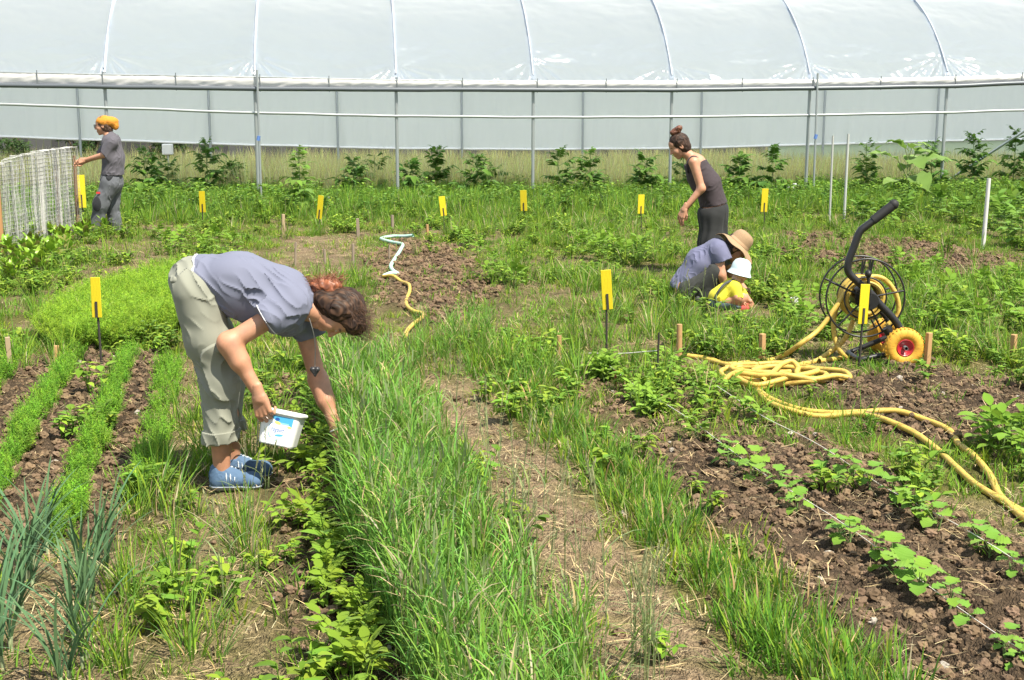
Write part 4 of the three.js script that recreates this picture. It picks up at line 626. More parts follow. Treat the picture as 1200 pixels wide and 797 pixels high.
// ---------------------------------------------------------------- yellow hose: wound on the drum, heaped beside it, and run out over the bed
{
  const t = thing('garden_hose', 'thick yellow garden hose wound on the reel and heaped in loops', 'hose', V(0, 0, 0)), HR = 0.0165;
  const hub = reelAt(1019, 352, 0), wound = []; let n = 0;
  for (let layer = 0; layer < 2; layer++) for (let a = 0; a < Math.PI * 2 * 5; a += 0.35, n++) { const z = REEL.z - 0.125 - (layer % 2 ? 1 - a / (Math.PI * 10) : a / (Math.PI * 10)) * 0.145, r = 0.112 + layer * 0.024 + 0.006 * n2(n * 0.3, layer); wound.push(V(hub.x + Math.cos(a) * r, hub.y - 0.008 + Math.sin(a) * r, z)); }
  part('wound_coil', tube(wound, HR * 0.82, 8, wound.length * 2), hoseYellow, t);
  const gp = (x, y, h = 0) => { const p = G(x, y, HR + h); p.y = Math.max(heightAt(p.x, p.z), 0) + HR + h - 0.004; return p; };
  const hung = (x, y, dz) => reelAt(x, y, dz);
  part('hose_end', tube([hung(1037, 384, -0.2), hung(1052, 368, -0.2), hung(1050, 345, -0.2), hung(1034, 326, -0.2), hung(1012, 326, -0.18), hung(995, 338, -0.15), hung(978, 362, -0.12), hung(960, 386, -0.1), hung(938, 403, -0.06), gp(912, 419), gp(880, 424), gp(850, 426), gp(832, 420), gp(806, 417)], HR, 10, 150), hoseYellow, t);
  part('hanging_loop', tube([hung(1002, 340, -0.2), hung(985, 352, -0.2), hung(977, 376, -0.2), hung(979, 398, -0.18), hung(985, 412, -0.15), gp(992, 420), gp(990, 419), gp(975, 421), gp(960, 424)], HR, 10, 90), hoseYellow, t);
  part('hanging_loop', tube([hung(1000, 375, -0.22), hung(994, 390, -0.2), hung(985, 403, -0.2), hung(972, 413, -0.18), gp(955, 423), gp(940, 426), gp(925, 432)], HR, 10, 80), hoseYellow, t);
  const loops = [
    [[850, 430, 0], [880, 426, 0.02], [920, 424, 0.03], [955, 432, 0.02], [990, 438, 0.02], [996, 443, 0.01], [978, 449, 0], [930, 450, 0.0], [880, 449, 0], [850, 443, 0], [846, 434, 0.02], [870, 428, 0.04], [905, 430, 0.04], [950, 437, 0.04]],
    [[862, 438, 0.03], [890, 446, 0.03], [930, 447, 0.03], [962, 443, 0.04], [968, 438, 0.05], [945, 433, 0.05], [905, 434, 0.06], [870, 432, 0.06], [858, 430, 0.06], [862, 426, 0.05], [885, 424, 0.06]],
    [[893, 444, 0.05], [905, 434, 0.08], [918, 422, 0.11], [928, 419, 0.12], [935, 427, 0.09], [934, 436, 0.06], [950, 444, 0.04], [980, 444, 0.03], [993, 446, 0.02]],
    [[848, 446, 0.02], [860, 439, 0.05], [890, 438, 0.07], [920, 440, 0.07], [955, 446, 0.05], [940, 452, 0.02], [900, 452, 0.01], [888, 455, 0], [893, 462, 0], [905, 469, 0], [940, 481, 0], [975, 486, 0], [1010, 488, 0], [1050, 490, 0], [1080, 496, 0], [1112, 508, 0], [1124, 520, 0], [1140, 532, 0], [1160, 556, 0], [1172, 580, 0], [1200, 606, 0], [1225, 622, 0]],
    [[862, 447, 0.01], [880, 455, 0.0], [890, 461, 0], [900, 473, 0], [925, 483, 0], [960, 487, 0], [1000, 489, 0], [1022, 494, 0], [1040, 502, 0], [1070, 512, 0], [1098, 527, 0], [1120, 546, 0], [1145, 568, 0], [1172, 584, 0], [1205, 602, 0], [1230, 612, 0]],
    [[820, 418, 0], [845, 425, 0], [870, 433, 0.02], [860, 441, 0.04], [885, 449, 0.04], [925, 444, 0.05], [958, 436, 0.06], [940, 429, 0.07], [905, 427, 0.07], [880, 433, 0.06]],
  ];
  for (const l of loops) part('hose_loop', tube(l.map(([x, y, h]) => gp(x, y + h * 30, h)), HR, 10, l.length * 12), hoseYellow, t);
}
// ---------------------------------------------------------------- layflat hose lying in the dug bed
{
  const t = thing('watering_hose', 'mint green hose joined to a yellow length, lying on bare soil', 'hose', V(0, 0, 0)); const gp = (x, y) => { const p = G(x, y); p.y = heightAt(p.x, p.z) + 0.035; return p; };
  part('mint_length', tube([[484, 282], [474, 281], [460, 280], [449, 281], [450, 286], [462, 288], [471, 291], [470, 298], [462, 310], [458, 318], [462, 325], [466, 327], [458, 329], [449, 330]].map((p) => gp(...p)), 0.021, 8, 120), std(0.42, 0.62, 0.52, 0.5), t);
  part('yellow_length', tube([[449, 330], [460, 332], [470, 335], [479, 341], [480, 348], [476, 357], [478, 366], [486, 372], [495, 374], [494, 381], [484, 388], [477, 394], [475, 402]].map((p) => gp(...p)), 0.0165, 8, 120), hoseYellow, t);
}
// ---------------------------------------------------------------- yellow bed markers on dark stakes
{
  const yellow = std(0.74, 0.65, 0.012, 0.6, { map: dirt }), dark = std(0.035, 0.03, 0.025, 0.8);
  const list = [
    // foot px, foot py, top px, top py, width px, height px, label
    [119, 432, 111, 325, 12, 48, 'yellow marker tag on a dark stake between the carrot rows and dill'],
    [711, 424, 711, 316, 12, 46, 'yellow marker tag at the head of the trailing row under string'],
    [1007, 431, 1014, 333, 13, 47, 'yellow marker tag standing in front of the hose reel'],
    [237, 266, 237, 224, 7, 24, 'yellow marker tag between the tunnel crank pole and fence worker'],
    [373, 270, 376, 229, 7, 28, 'yellow marker tag behind the pale raked bed'],
    [521, 272, 518, 230, 8, 24, 'yellow marker tag behind the mint green hose'],
    [615, 265, 613, 223, 8, 24, 'yellow marker tag in front of the middle tunnel post'],
    [752, 272, 751, 228, 8, 22, 'yellow marker tag beside the standing person, behind the tall weeds'],
    [896, 269, 896, 221, 8, 28, 'yellow marker tag behind the straw hat, near the dug strip'],
    [98, 262, 94, 205, 9, 38, 'yellow sheet hung behind the end of the net fence'],
  ];
  for (const [fx, fy, tx, ty, w, h, label] of list) {
    const o = onGround(G(fx, fy)), top = W(tx, ty, o.z).sub(o), k = top.y / (fy - ty), t = thing('marker_tag', label, 'marker', o), lean = Math.atan2(top.x, top.y);
    part('stake', rod(V(0, -0.06, -0.006), V(top.x * 0.75, top.y * 0.75, -0.006), 0.0085, 0.0075, 6), dark, t);
    const g = new RoundedBoxGeometry(w * k, h * k, 0.006, 2, 0.003); const tag = part('tag', g, yellow, t); tag.position.set(top.x - Math.sin(lean) * h * k / 2, top.y - Math.cos(lean) * h * k / 2, 0.004); tag.rotation.z = -lean + rr(-0.07, 0.07); tag.rotation.y = rr(-0.4, 0.4); tag.rotation.x = rr(-0.12, 0.05);
    part('staple', new THREE.BoxGeometry(0.016, h * k * 0.4, 0.006).translate(0, -h * k * 0.3, 0.006), dark, tag);
  }
}
// ---------------------------------------------------------------- pegs, canes, poles
{
  const wood = [std(0.42, 0.25, 0.11, 0.8), std(0.36, 0.27, 0.17, 0.85), std(0.25, 0.2, 0.15, 0.9)];
  const peg = (fx, fy, ty, wpx, mat, label, square, name = 'wooden_peg', dx = 0) => { const o = onGround(G(fx, fy)), h = W(fx, ty, o.z).y - o.y, r = wpx / 2 * h / (fy - ty); const g = square ? new RoundedBoxGeometry(r * 1.8, h + 0.1, r * 1.6, 2, r * 0.2) : new THREE.CylinderGeometry(r * 0.92, r, h + 0.1, 10); g.translate(0, (h - 0.1) / 2, 0); const t = single(name, g, mat, label, 'peg', o); t.rotation.z = rr(-0.03, 0.03) - dx; t.rotation.y = rr(0, 1); return t; };
  peg(67, 428, 405, 7, wood[0], 'short square wooden peg at the carrot bed corner', true);
  peg(13, 442, 395, 7, wood[1], 'pale splintered peg standing in grass by the carrot bed', true);
  peg(655, 431, 393, 6, wood[0], 'round wooden peg at the end of the trampled path');
  peg(796, 418, 380, 7, wood[0], 'round wooden peg just behind the tail of the heaped yellow hose');
  peg(893, 425, 391, 7, wood[0], 'square peg standing inside the yellow hose heap', true);
  peg(1086, 430, 390, 7, wood[0], 'wooden peg behind the yellow reel wheel', true);
  peg(1186, 427, 392, 7, wood[0], 'lone wooden peg in grass beyond the dug plot', true);
  peg(332, 278, 251, 4, wood[1], 'grey square peg at the corner of the pale raked bed', true);
  peg(420, 278, 256, 4, wood[2], 'grey peg at the far edge of the pale raked bed', true);
  peg(460, 270, 252, 4, wood[2], 'small grey peg just behind the mint hose');
  peg(501, 276, 263, 3.5, wood[0], 'small brown peg in front of the tunnel weeds');
  peg(414, 309, 286, 3.5, wood[2], 'thin brown stick in the pale raked bed near the mint hose');
  peg(381, 310, 292, 3, wood[2], 'thin dark stick in the middle of the pale raked bed');
  peg(346, 311, 284, 2.5, wood[2], 'very thin leaning stick in the pale raked bed', false, 'wooden_peg', 0.08);
  peg(456, 306, 287, 2, wood[2], 'thin rusty wire stake by the mint hose');
  peg(770, 446, 390, 2.6, std(0.03, 0.025, 0.02, 0.8), 'dark thin wire stake near the trailing row', false, 'wire_stake');
  peg(721, 455, 433, 3.5, std(0.3, 0.1, 0.05, 0.8), 'short rusty stub in the trailing row', false, 'wire_stake');
  peg(1152, 291, 209, 5, std(0.6, 0.6, 0.58, 0.6), 'white plastic post at the edge of the leafy plot', false, 'white_post');
  peg(972, 262, 159, 2.6, std(0.4, 0.41, 0.39, 0.6), 'slim grey cane beside the tunnel crank pole', false, 'garden_cane', 0.01);
  peg(989, 262, 157, 3.2, std(0.42, 0.44, 0.42, 0.6), 'pale thick cane with a blue tie beside the tunnel', false, 'garden_cane', -0.02);
  { const o = onGround(G(932, 357)), t = thing('plastic_cup', 'small white plastic cup dropped in the weeds', 'cup', o); part('cup_wall', new THREE.LatheGeometry([[0.001, 0.003], [0.027, 0.003], [0.028, 0], [0.036, 0.07], [0.038, 0.07], [0.034, 0.066], [0.026, 0.006], [0.001, 0.006]].map(([r, y]) => new THREE.Vector2(r, y)), 24), std(0.75, 0.75, 0.74, 0.5), t); t.rotation.z = 0.2; }
  { const o = G(145, 236, 0); const p = W(145, 180, o.z), t = thing('white_box', 'small white box on a pole behind the fence worker', 'box', V(p.x, 0, o.z - 3)); const p2 = W(145, 175, o.z - 3); part('box', new RoundedBoxGeometry(0.2, 0.22, 0.16, 3, 0.02).translate(0, p2.y, 0), std(0.65, 0.65, 0.62, 0.6), t); part('pole', rod(V(0, -0.05, 0), V(0, p2.y - 0.1, 0), 0.02), steel, t); }
}
// ---------------------------------------------------------------- strings drawn along the rows
{
  const twine = std(0.7, 0.67, 0.6, 0.8);
  const line = (u, v0, v1, h0, h1, label) => { const pts = []; for (let k = 0; k <= 14; k++) { const f = k / 14, [x, z] = xzOf(u, lerp(v0, v1, f)); pts.push(V(x, lerp(h0, h1, f) - 0.02 * Math.sin(f * 9.4) ** 2, z)); } single('string_line', tube(pts, 0.0017, 5, 60), twine, label, 'string'); };
  line(2.42, 2.6, vAt(705, 432), 0.09, 0.1, 'pale string drawn tight over the trailing row by the grass strip');
  line(2.86, 2.9, vAt(880, 470), 0.09, 0.1, 'pale string drawn over the trailing row at the hose side');
  { const a = W(690, 414, G(711, 424).z), b = W(770, 411, G(770, 446).z); single('string_line', tube([a, a.clone().lerp(b, 0.5).add(V(0, -0.01, 0)), b], 0.0035, 5, 20), twine, 'short white string tied between marker and wire stake', 'string'); }
}
// ---------------------------------------------------------------- net fence
{
  const A = onGround(G(3, 297)), B = onGround(G(92, 271)), t = thing('net_fence', 'white pleated net hung between rustic posts beside the chard bed', 'fence', V(A.x, 0, A.z));
  const d = B.clone().sub(A).setY(0), L = d.length(), e = d.clone().normalize(), side = V(-e.z, 0, e.x);
  const topAt = (f) => { const px = lerp(6, 92, f), py = f < 0.2 ? lerp(193, 184, f / 0.2) : f < 0.5 ? lerp(184, 177, (f - 0.2) / 0.3) : lerp(177, 172, (f - 0.5) / 0.5), z = A.z + d.z * f; return W(px, py, z).y; };
  const bark = std(0.24, 0.15, 0.08, 0.9), bark2 = std(0.2, 0.15, 0.1, 0.9), h0 = W(3, 199, A.z).y;
  part('post', rod(V(0, -0.1, 0.02), V(0, h0, 0.02), 0.034, 0.03), std(0.38, 0.2, 0.08, 0.8), t, 'round brown end post');
  { const f = 0.73, p = d.clone().multiplyScalar(f); const g = []; for (let k = 0; k < 5; k++) { const a = k * 1.3; g.push(rod(V(p.x + 0.02 * Math.cos(a), 0, p.z + 0.02 * Math.sin(a)), V(p.x + 0.016 * Math.cos(a + 0.6), topAt(f) - 0.08 - 0.04 * k, p.z + 0.02 * Math.sin(a + 0.6)), 0.012, 0.009, 6)); } part('post', merged(g), bark2, t, 'bundle of thin sticks'); }
  part('post', rod(V(d.x, -0.1, d.z), V(d.x, topAt(1) - 0.12, d.z), 0.028, 0.024), bark, t);
  // net: threads of two pleated layers
  const g = new Geo(), white = [0.56, 0.56, 0.54], black = [0.12, 0.12, 0.12];
  for (const [off, ph, c] of [[0.03, 0, white], [-0.03, 2, white]]) {
    const pleat = (f) => off + 0.05 * Math.sin(f * 60 + ph + 3 * n2(f * 5, ph)) + 0.03 * n2(f * 14, ph + 3);
    const pos = (f, y) => V(d.x * f, 0, d.z * f).addScaledVector(side, pleat(f) + 0.02 * n2(f * 8, y * 2)).setY(y), M = 110;
    for (let k = 0; k < M; k++) { const f = k / M, y1 = topAt(f); let y0 = 0.03; for (let s = 0; s < 6; s++) g.stick(pos(f, lerp(y0, y1, s / 6)), pos(f, lerp(y0, y1, (s + 1) / 6)), 0.0015, 0.0015, tint(c, 0.08), 3); }
    for (let y = 0.05; y < 1.3; y += 0.05) for (let k = 0; k < M; k += 2) { const f = k / M, f2 = (k + 2) / M; if (y < Math.min(topAt(f), topAt(Math.min(1, f2)))) g.stick(pos(f, y), pos(Math.min(1, f2), y), 0.0017, 0.0017, off > 0 ? black : c, 3); }
    for (let k = 0; k < M; k += 2) { const f = k / M, f2 = Math.min(1, (k + 2) / M); g.stick(pos(f, topAt(f)), pos(f2, topAt(f2)), 0.003, 0.003, c, 4); }
    // gathered pleats of cloth-like mesh hang as denser bands
    for (let k = 0; k < 12; k++) { const f = rr(0.03, 0.98), y1 = topAt(f); for (let s = 0; s < 6; s++) { const ff = clamp(f + rr(-0.008, 0.008)); g.stick(pos(ff, 0.04), pos(clamp(ff + rr(-0.004, 0.004)), y1), 0.0017, 0.0017, c, 3); } }
  }
  part('net', g.build(), std(1, 1, 1, 0.8, { vertexColors: true }), t);
}

// ---------------------------------------------------------------- plants
reseed(77);
const GREEN = [0.135, 0.265, 0.022], LIME = [0.23, 0.345, 0.03], BLUISH = [0.12, 0.25, 0.04], STRAW = [0.48, 0.385, 0.21], DEEP = [0.06, 0.13, 0.03], LEEK = [0.085, 0.16, 0.07];
const leaf0 = leafMat(), grassMat = leafMat({ clearcoat: 0.07, clearcoatRoughness: 0.36 });
const ovate = (w) => (t) => w * Math.pow(Math.sin(Math.PI * Math.min(1, 0.04 + t * 0.97)), 0.75) * (1 - 0.25 * t);
function turf(seed, blades, h0, h1, rad, wid, cols, dead = 0.08, lean = 0.5, curve = 0.9, segs = 3) { reseed(seed); const g = new Geo(); for (let k = 0; k < blades; k++) { const a = rr(0, 6.283), r = rad * Math.sqrt(rnd()), c = rnd() < dead ? tint(STRAW, 0.25) : tint(cols[Math.floor(rnd() * cols.length)], 0.25); g.blade(Math.cos(a) * r, -0.01, Math.sin(a) * r, a + rr(-1, 1), rr(0.02, lean), rr(h0, h1), wid * rr(0.7, 1.3), rr(0.1, curve), c, segs); } return g.build(); }
function herb(seed, stems, h, leafLen, cols, upright = 0.6) { reseed(seed); const g = new Geo(); for (let k = 0; k < stems; k++) { const a = rr(0, 6.283), lean = rr(0.1, 1.1) * upright, L = h * rr(0.5, 1), top = V(Math.cos(a) * Math.sin(lean) * L, Math.cos(lean) * L, Math.sin(a) * Math.sin(lean) * L), c = tint(cols[Math.floor(rnd() * cols.length)], 0.22); g.stick(V(0, -0.01, 0), top, 0.0022, 0.0014, c, 3); const n = 3 + Math.floor(rnd() * 3); for (let j = 0; j < n; j++) { const f = rr(0.45, 1), b = a + rr(-2, 2), o = top.clone().multiplyScalar(f), d = V(Math.cos(b), rr(-0.1, 0.6), Math.sin(b)).normalize(), l = leafLen * rr(0.6, 1.2); g.leaf(o, d, HY, l, ovate(l * 0.32), tint(c, 0.15), { rows: 3, droop: rr(0.1, 0.5) }); } } return g.build(); }
const pick = (list) => list[Math.floor(rnd() * list.length)];
function spread(name, geos, mat, items, label, category) { if (geos.length === 1) return stuff(name, geos[0], mat, items, label, category); const root = new THREE.Group(); root.name = numbered(name); root.userData = { kind: 'stuff', label, category }; scene.add(root); geos.forEach((g, k) => { const l = items.filter((_, i) => i % geos.length === k); const m = stuff('clump', g, mat, l, undefined, undefined, root); m.userData = { kind: 'stuff' }; }); return root; }
const inBed = (q, u0, u1, v0, v1) => q.u > u0 && q.u < u1 && q.v > v0 && q.v < v1;
const V_RYE = vAt(440, 478), V_CARROT0 = vAt(70, 640), V_CARROT1 = vAt(110, 420), V_TUN = 21.5;
const keepClear = (x, z) => false;

// short turf over everything that is not dug
{
  const geos = [0, 1, 2, 3].map((k) => turf(100 + k, 15, 0.03, 0.11, 0.07, 0.005, [GREEN, LIME, GREEN], 0.16, 0.9, 1.2));
  const dens = (q) => { const strip = q.u > 1.62 && q.u < 1.98 && q.v < 9 ? 0.95 : 0; return Math.max(strip, (1 - q.soil * 0.97) * (1 - 0.93 * q.dry) * (0.6 + 0.5 * sstep(0.3, -0.4, q.patchy))); };
  const tone = (it) => { const k = 0.85 + 0.3 * rnd() + 0.15 * n2(it.x, it.z); it.c = [k * (1 + 0.22 * n2(it.x * 0.8, it.z * 0.8 + 4)), k, k]; it.s = rr(0.7, 1.35); it.sy = it.s * rr(0.7, 1.2); return it; };
  const a = [...scatter(3600, 3.1, 9.5, 0.62, dens, false), ...scatter(7000, 9.5, 17, 0.55, dens, false), ...scatter(7000, 17, 24, 0.52, dens)].map(tone);
  spread('grass', geos, grassMat, a, 'short patchy grass between the vegetable beds', 'grass');
}
{ // the lush strip between the trodden path and the dug bed
  const geos = [0, 1, 2].map((k) => turf(150 + k, 20, 0.07, 0.19, 0.06, 0.0055, [GREEN, LIME, BLUISH], 0.1, 0.6, 1.0)), a = [];
  for (let k = 0; k < 620; k++) { const v = rr(2.6, 8.6), u = 1.8 + 0.15 * (rnd() + rnd() - 1) * 1.4 + 0.07 * n2(v * 1.3, 3), [x, z] = xzOf(u, v); if (n2(u * 3, v * 1.6) < -0.55) continue; a.push({ x, z, y: heightAt(x, z), r: rr(0, 6.28), s: rr(0.55, 1.1), c: [rr(0.85, 1.15), rr(0.9, 1.1), 1] }); }
  spread('grass_strip', geos, grassMat, a, 'lush grass strip between the trodden path and the dug squash bed', 'grass');
}
// low broad-leaved weeds
{
  const geos = [0, 1, 2, 3].map((k) => herb(200 + k, 8, 0.09 + 0.025 * k, 0.03 + 0.008 * k, [GREEN, LIME], 0.9));
  const dens = (q) => (1 - q.soil * 0.93) * (1 - 0.8 * q.dry) * sstep(-0.15, 0.35, n2(q.u * 0.9 + 60, q.v * 0.7)) * (q.u > 0.48 && q.u < 1.12 && q.v < V_RYE ? 0.1 : 1) * (q.v < 4.4 ? 0.25 : 1) * (q.u > 1.1 && q.u < 1.65 && q.v < 8 ? 0.3 : 1);
  const a = [...scatter(520, 3.1, 9.5, 0.62, dens), ...scatter(1150, 9.5, 17, 0.55, dens), ...scatter(1500, 17, 23, 0.52, dens)]; for (const it of a) { it.s = rr(0.7, 1.5); const k = rr(0.85, 1.25); it.c = [k * 1.02, k, k]; }
  spread('weeds', geos, leaf0, a, 'low leafy weeds scattered through the grass', 'weeds');
}
// longer grass in clumps
{
  const geos = [0, 1, 2].map((k) => turf(300 + k, 22, 0.16, 0.4, 0.06, 0.0065, [BLUISH, GREEN, LIME], 0.1, 0.55, 1.0, 4));
  const dens = (q) => (1 - q.soil) * (1 - 0.85 * q.dry) * sstep(0.1, 0.5, n2(q.u * 0.75 + 10, q.v * 0.5 + 20)) * (q.u > -0.4 && q.u < 0.3 && q.v < 5.2 ? 0.25 : 1) * (q.u > 1.1 && q.u < 2 && q.v < 7 ? 0.12 : 1) * (q.u < -0.35 && q.v < 8.5 ? 0.15 : 1);
  const a = [...scatter(100, 3.1, 9, 0.6, dens), ...scatter(640, 9, 17, 0.55, dens), ...scatter(1200, 17, 23, 0.52, dens)];
  for (const [px, py, n, r] of [[540, 405, 26, 0.34], [500, 415, 18, 0.3], [640, 445, 16, 0.3], [690, 400, 20, 0.4], [600, 430, 10, 0.3], [620, 330, 26, 0.6], [690, 340, 22, 0.6], [730, 370, 18, 0.5], [890, 330, 26, 0.7], [930, 300, 30, 0.8], [870, 410, 24, 0.4], [820, 395, 24, 0.4], [1130, 340, 26, 0.7], [1180, 420, 20, 0.4], [780, 455, 12, 0.3], [15, 430, 20, 0.4], [1100, 370, 20, 0.6], [560, 260, 40, 1.4], [700, 270, 40, 1.2], [760, 290, 30, 0.8], [160, 690, 6, 0.2], [190, 770, 8, 0.2], [310, 640, 4, 0.15], [255, 560, 14, 0.35], [205, 600, 10, 0.2]]) for (let k = 0; k < n; k++) { const c = G(px, py), b = rr(0, 6.28), d = r * Math.sqrt(rnd()), x = c.x + Math.cos(b) * d, z = c.z + Math.sin(b) * d; if (!isClear(x, z)) a.push({ x, z, y: heightAt(x, z), r: rr(0, 6.28) }); }
  for (const it of a) { it.s = rr(0.5, 0.95); const k = rr(0.85, 1.2); it.c = [k, k, k]; }
  spread('long_grass', geos, grassMat, a, 'tufts of longer grass gone to leaf', 'grass');
}
// green rye, one dense strip
{
  const rye = (seed) => { reseed(seed); const g = new Geo(); for (let k = 0; k < 7; k++) { const a = rr(0, 6.283), r = 0.05 * Math.sqrt(rnd()), x = Math.cos(a) * r, z = Math.sin(a) * r, h = rr(0.26, 0.46), b = rr(0, 6.283), ln = rr(0, 0.14), top = V(x + Math.cos(b) * Math.sin(ln) * h, h, z + Math.sin(b) * Math.sin(ln) * h), c = rnd() < 0.04 ? tint(STRAW, 0.2) : tint([0.175, 0.355, 0.05], 0.28); g.stick(V(x, -0.01, z), top, 0.0019, 0.0014, tint([0.24, 0.37, 0.055], 0.15), 3); for (let j = 0; j < 4; j++) { const f = rr(0.15, 0.95), o = V(x, 0, z).lerp(top, f); g.blade(o.x, o.y, o.z, rr(0, 6.283), rr(0.08, 0.42), rr(0.12, 0.25), rr(0.0045, 0.008), rr(0.2, 1.9), tint(c, 0.18), 4); } if (rnd() < 0.12) g.blade(top.x, top.y, top.z, b, ln, 0.09, 0.008, 0.3, tint([0.26, 0.32, 0.13], 0.15), 4); } return g.build(); };
  const geos = [1, 2, 3, 4, 5].map((k) => rye(400 + k)), a = [];
  for (let k = 0; k < 900; k++) { const v = rr(2.6, V_RYE + 0.4 * rnd()), u = 0.53 + 0.47 * Math.pow(rnd(), 1.35) + 0.04 * n2(v * 0.8, 5), [x, z] = xzOf(u, v); if (n2(u * 4 + 3, v * 2.4) > lerp(0.75, 0.05, sstep(0.65, 1.05, u))) continue; const edge = sstep(1.15, 0.8, u); a.push({ x, z, y: heightAt(x, z), r: rr(0, 6.28), tx: rr(-0.12, 0.12), tz: rr(-0.12, 0.12), s: rr(0.62, 1.0) * lerp(0.72, 1, edge), c: [1, 1, 1].map(() => 1) }); }
  for (const it of a) { const k = rr(0.85, 1.18); it.c = [k * rr(0.9, 1.1), k, k * rr(0.85, 1.2)]; }
  for (const [px, py, n, r] of [[495, 445, 10, 0.25], [560, 420, 10, 0.25], [530, 400, 12, 0.3]]) for (let k = 0; k < n; k++) { const c = G(px, py), x = c.x + rr(-r, r), z = c.z + rr(-r, r); a.push({ x, z, y: heightAt(x, z), r: rr(0, 6.28), s: rr(0.5, 0.8) }); }
  spread('rye_grass', geos, leafMat({ clearcoat: 0.08, clearcoatRoughness: 0.25 }), a, 'dense strip of green rye grass along the potato row', 'grass');
  // seed heads on long stalks at its ragged edge
  const ear = (seed) => { reseed(seed); const g = new Geo(); for (let k = 0; k < 2; k++) { const b = rr(0, 6.28), h = rr(0.45, 0.62), top = V(Math.cos(b) * 0.07 + rr(-0.02, 0.02), h, Math.sin(b) * 0.07), mid = V(top.x * 0.3, h * 0.6, top.z * 0.3), c = tint([0.26, 0.33, 0.13], 0.15); g.stick(V(0, -0.01, 0), mid, 0.0018, 0.0015, c, 3); g.stick(mid, top, 0.0015, 0.001, c, 3); for (let j = 0; j < 12; j++) { const o = top.clone().lerp(mid, -0.02 + j * 0.035), e = (j % 2) * Math.PI + b + 1.57; g.blade(o.x, o.y, o.z, e + rr(-0.3, 0.3), 0.45, 0.022, 0.006, -0.4, tint([0.36, 0.37, 0.19], 0.12), 2); } g.blade(mid.x, mid.y * 0.7, mid.z, rr(0, 6.28), 0.5, 0.2, 0.007, 1.4, c, 4); } return g.build(); };
  const e = []; for (let k = 0; k < 28; k++) { const v = rr(2.9, 6.6), u = rnd() < 0.72 ? rr(0.95, 1.28) : rr(0.55, 0.95), [x, z] = xzOf(u, v); e.push({ x, z, y: heightAt(x, z), r: rr(0, 6.28), s: rr(0.7, 1.05) }); }
  for (let k = 0; k < 14; k++) { const p = G(rr(735, 770), rr(770, 830)); e.push({ x: p.x, z: p.z, y: heightAt(p.x, p.z), r: rr(0, 6.28), s: rr(0.6, 0.85) }); }
  for (const [px, py] of [[810, 372], [822, 374], [798, 370], [840, 372], [790, 372], [290, 640], [302, 690], [275, 700], [312, 610], [265, 730]]) { const p = G(px, py); e.push({ x: p.x, z: p.z, y: heightAt(p.x, p.z), r: rr(0, 6.28), s: rr(0.6, 0.9) }); }
  spread('rye_ears', [ear(481), ear(482), ear(483)], leaf0, e, 'pale rye ears on long stalks', 'grass');
}
// carrots, dill: feathery rows
{
  const fern = (seed, fronds, h, c0, fine) => { reseed(seed); const g = new Geo(); for (let k = 0; k < fronds; k++) { const a = rr(0, 6.283), lean = rr(0.05, 0.85), L = h * rr(0.65, 1.1), d = V(Math.cos(a) * Math.sin(lean), Math.cos(lean), Math.sin(a) * Math.sin(lean)), c = tint(c0, 0.2), tip = d.clone().multiplyScalar(L); g.stick(V(0, -0.01, 0), tip, 0.0014, 0.0008, c, 3); for (let j = 0; j < fine; j++) { const f = lerp(0.35, 1.02, j / fine), o = tip.clone().multiplyScalar(f), b = rr(0, 6.283), l = L * rr(0.1, 0.26) * (1.25 - f * 0.5); const s = V(Math.cos(b), rr(-0.2, 0.9), Math.sin(b)).normalize(); g.blade(o.x, o.y, o.z, b, Math.acos(clamp(s.y, -1, 1)), l, 0.0034, 0.3, tint(c, 0.12), 2); } } return g.build(); };
  const cg = [1, 2, 3].map((k) => fern(500 + k, 8, 0.135, [0.2, 0.4, 0.026], 20));
  for (const [u0, v0, lab] of [[-1.03, V_CARROT0 + 0.1, 'feathery row of young carrots, the middle one of the bed'], [-0.655, V_CARROT0 - 0.05, 'feathery row of young carrots running up to the marker tag'], [-1.42, V_CARROT0 + 0.3, 'feathery row of young carrots by the splintered peg']]) { const a = []; for (let k = 0; k < 270; k++) { const v = lerp(v0, V_CARROT1, rnd()), u = u0 + 0.055 * (rnd() + rnd() - 1) * 1.3 + 0.025 * n2(v * 1.5, u0), [x, z] = xzOf(u, v); a.push({ x, z, y: heightAt(x, z), r: rr(0, 6.28), s: rr(0.55, 1.0), c: [rr(0.85, 1.15), rr(0.9, 1.1), 1] }); } spread('carrot_row', cg, leaf0, a, lab, 'carrots'); }
  // a thinner, weedy fringe towards the picker
  { const a = []; for (let k = 0; k < 130; k++) { const [x, z] = xzOf(-0.36 + rr(-0.07, 0.07), lerp(V_CARROT0 + 0.6, V_CARROT1 - 0.4, rnd())); a.push({ x, z, y: heightAt(x, z), r: rr(0, 6.28), s: rr(0.6, 1.0) }); } spread('carrot_row', cg, leaf0, a, 'thin weedy carrot fringe beside the picker', 'carrots'); }
  const dg = [1, 2, 3].map((k) => fern(520 + k, 13, 0.24, [0.27, 0.44, 0.03], 38)), a = [], pl = patch(pxs([52, 402], [85, 366], [160, 338], [240, 326], [252, 358], [205, 392], [130, 414], [70, 418]), 'x', 1, 0.05);
  for (let k = 0; k < 9000 && a.length < 1250; k++) { const u = rr(-2.6, 0.4), v = rr(7, 14); if (pl.at(u + 0.08 * n2(v * 3, u * 3), v) > 0.5) { const [x, z] = xzOf(u, v); a.push({ x, z, y: heightAt(x, z), r: rr(0, 6.28), s: rr(0.7, 1.05), c: [rr(0.9, 1.12), 1, 1] }); } }
  spread('dill_patch', dg, leaf0, a, 'soft bright green patch of feathery dill behind the carrots', 'dill');
}
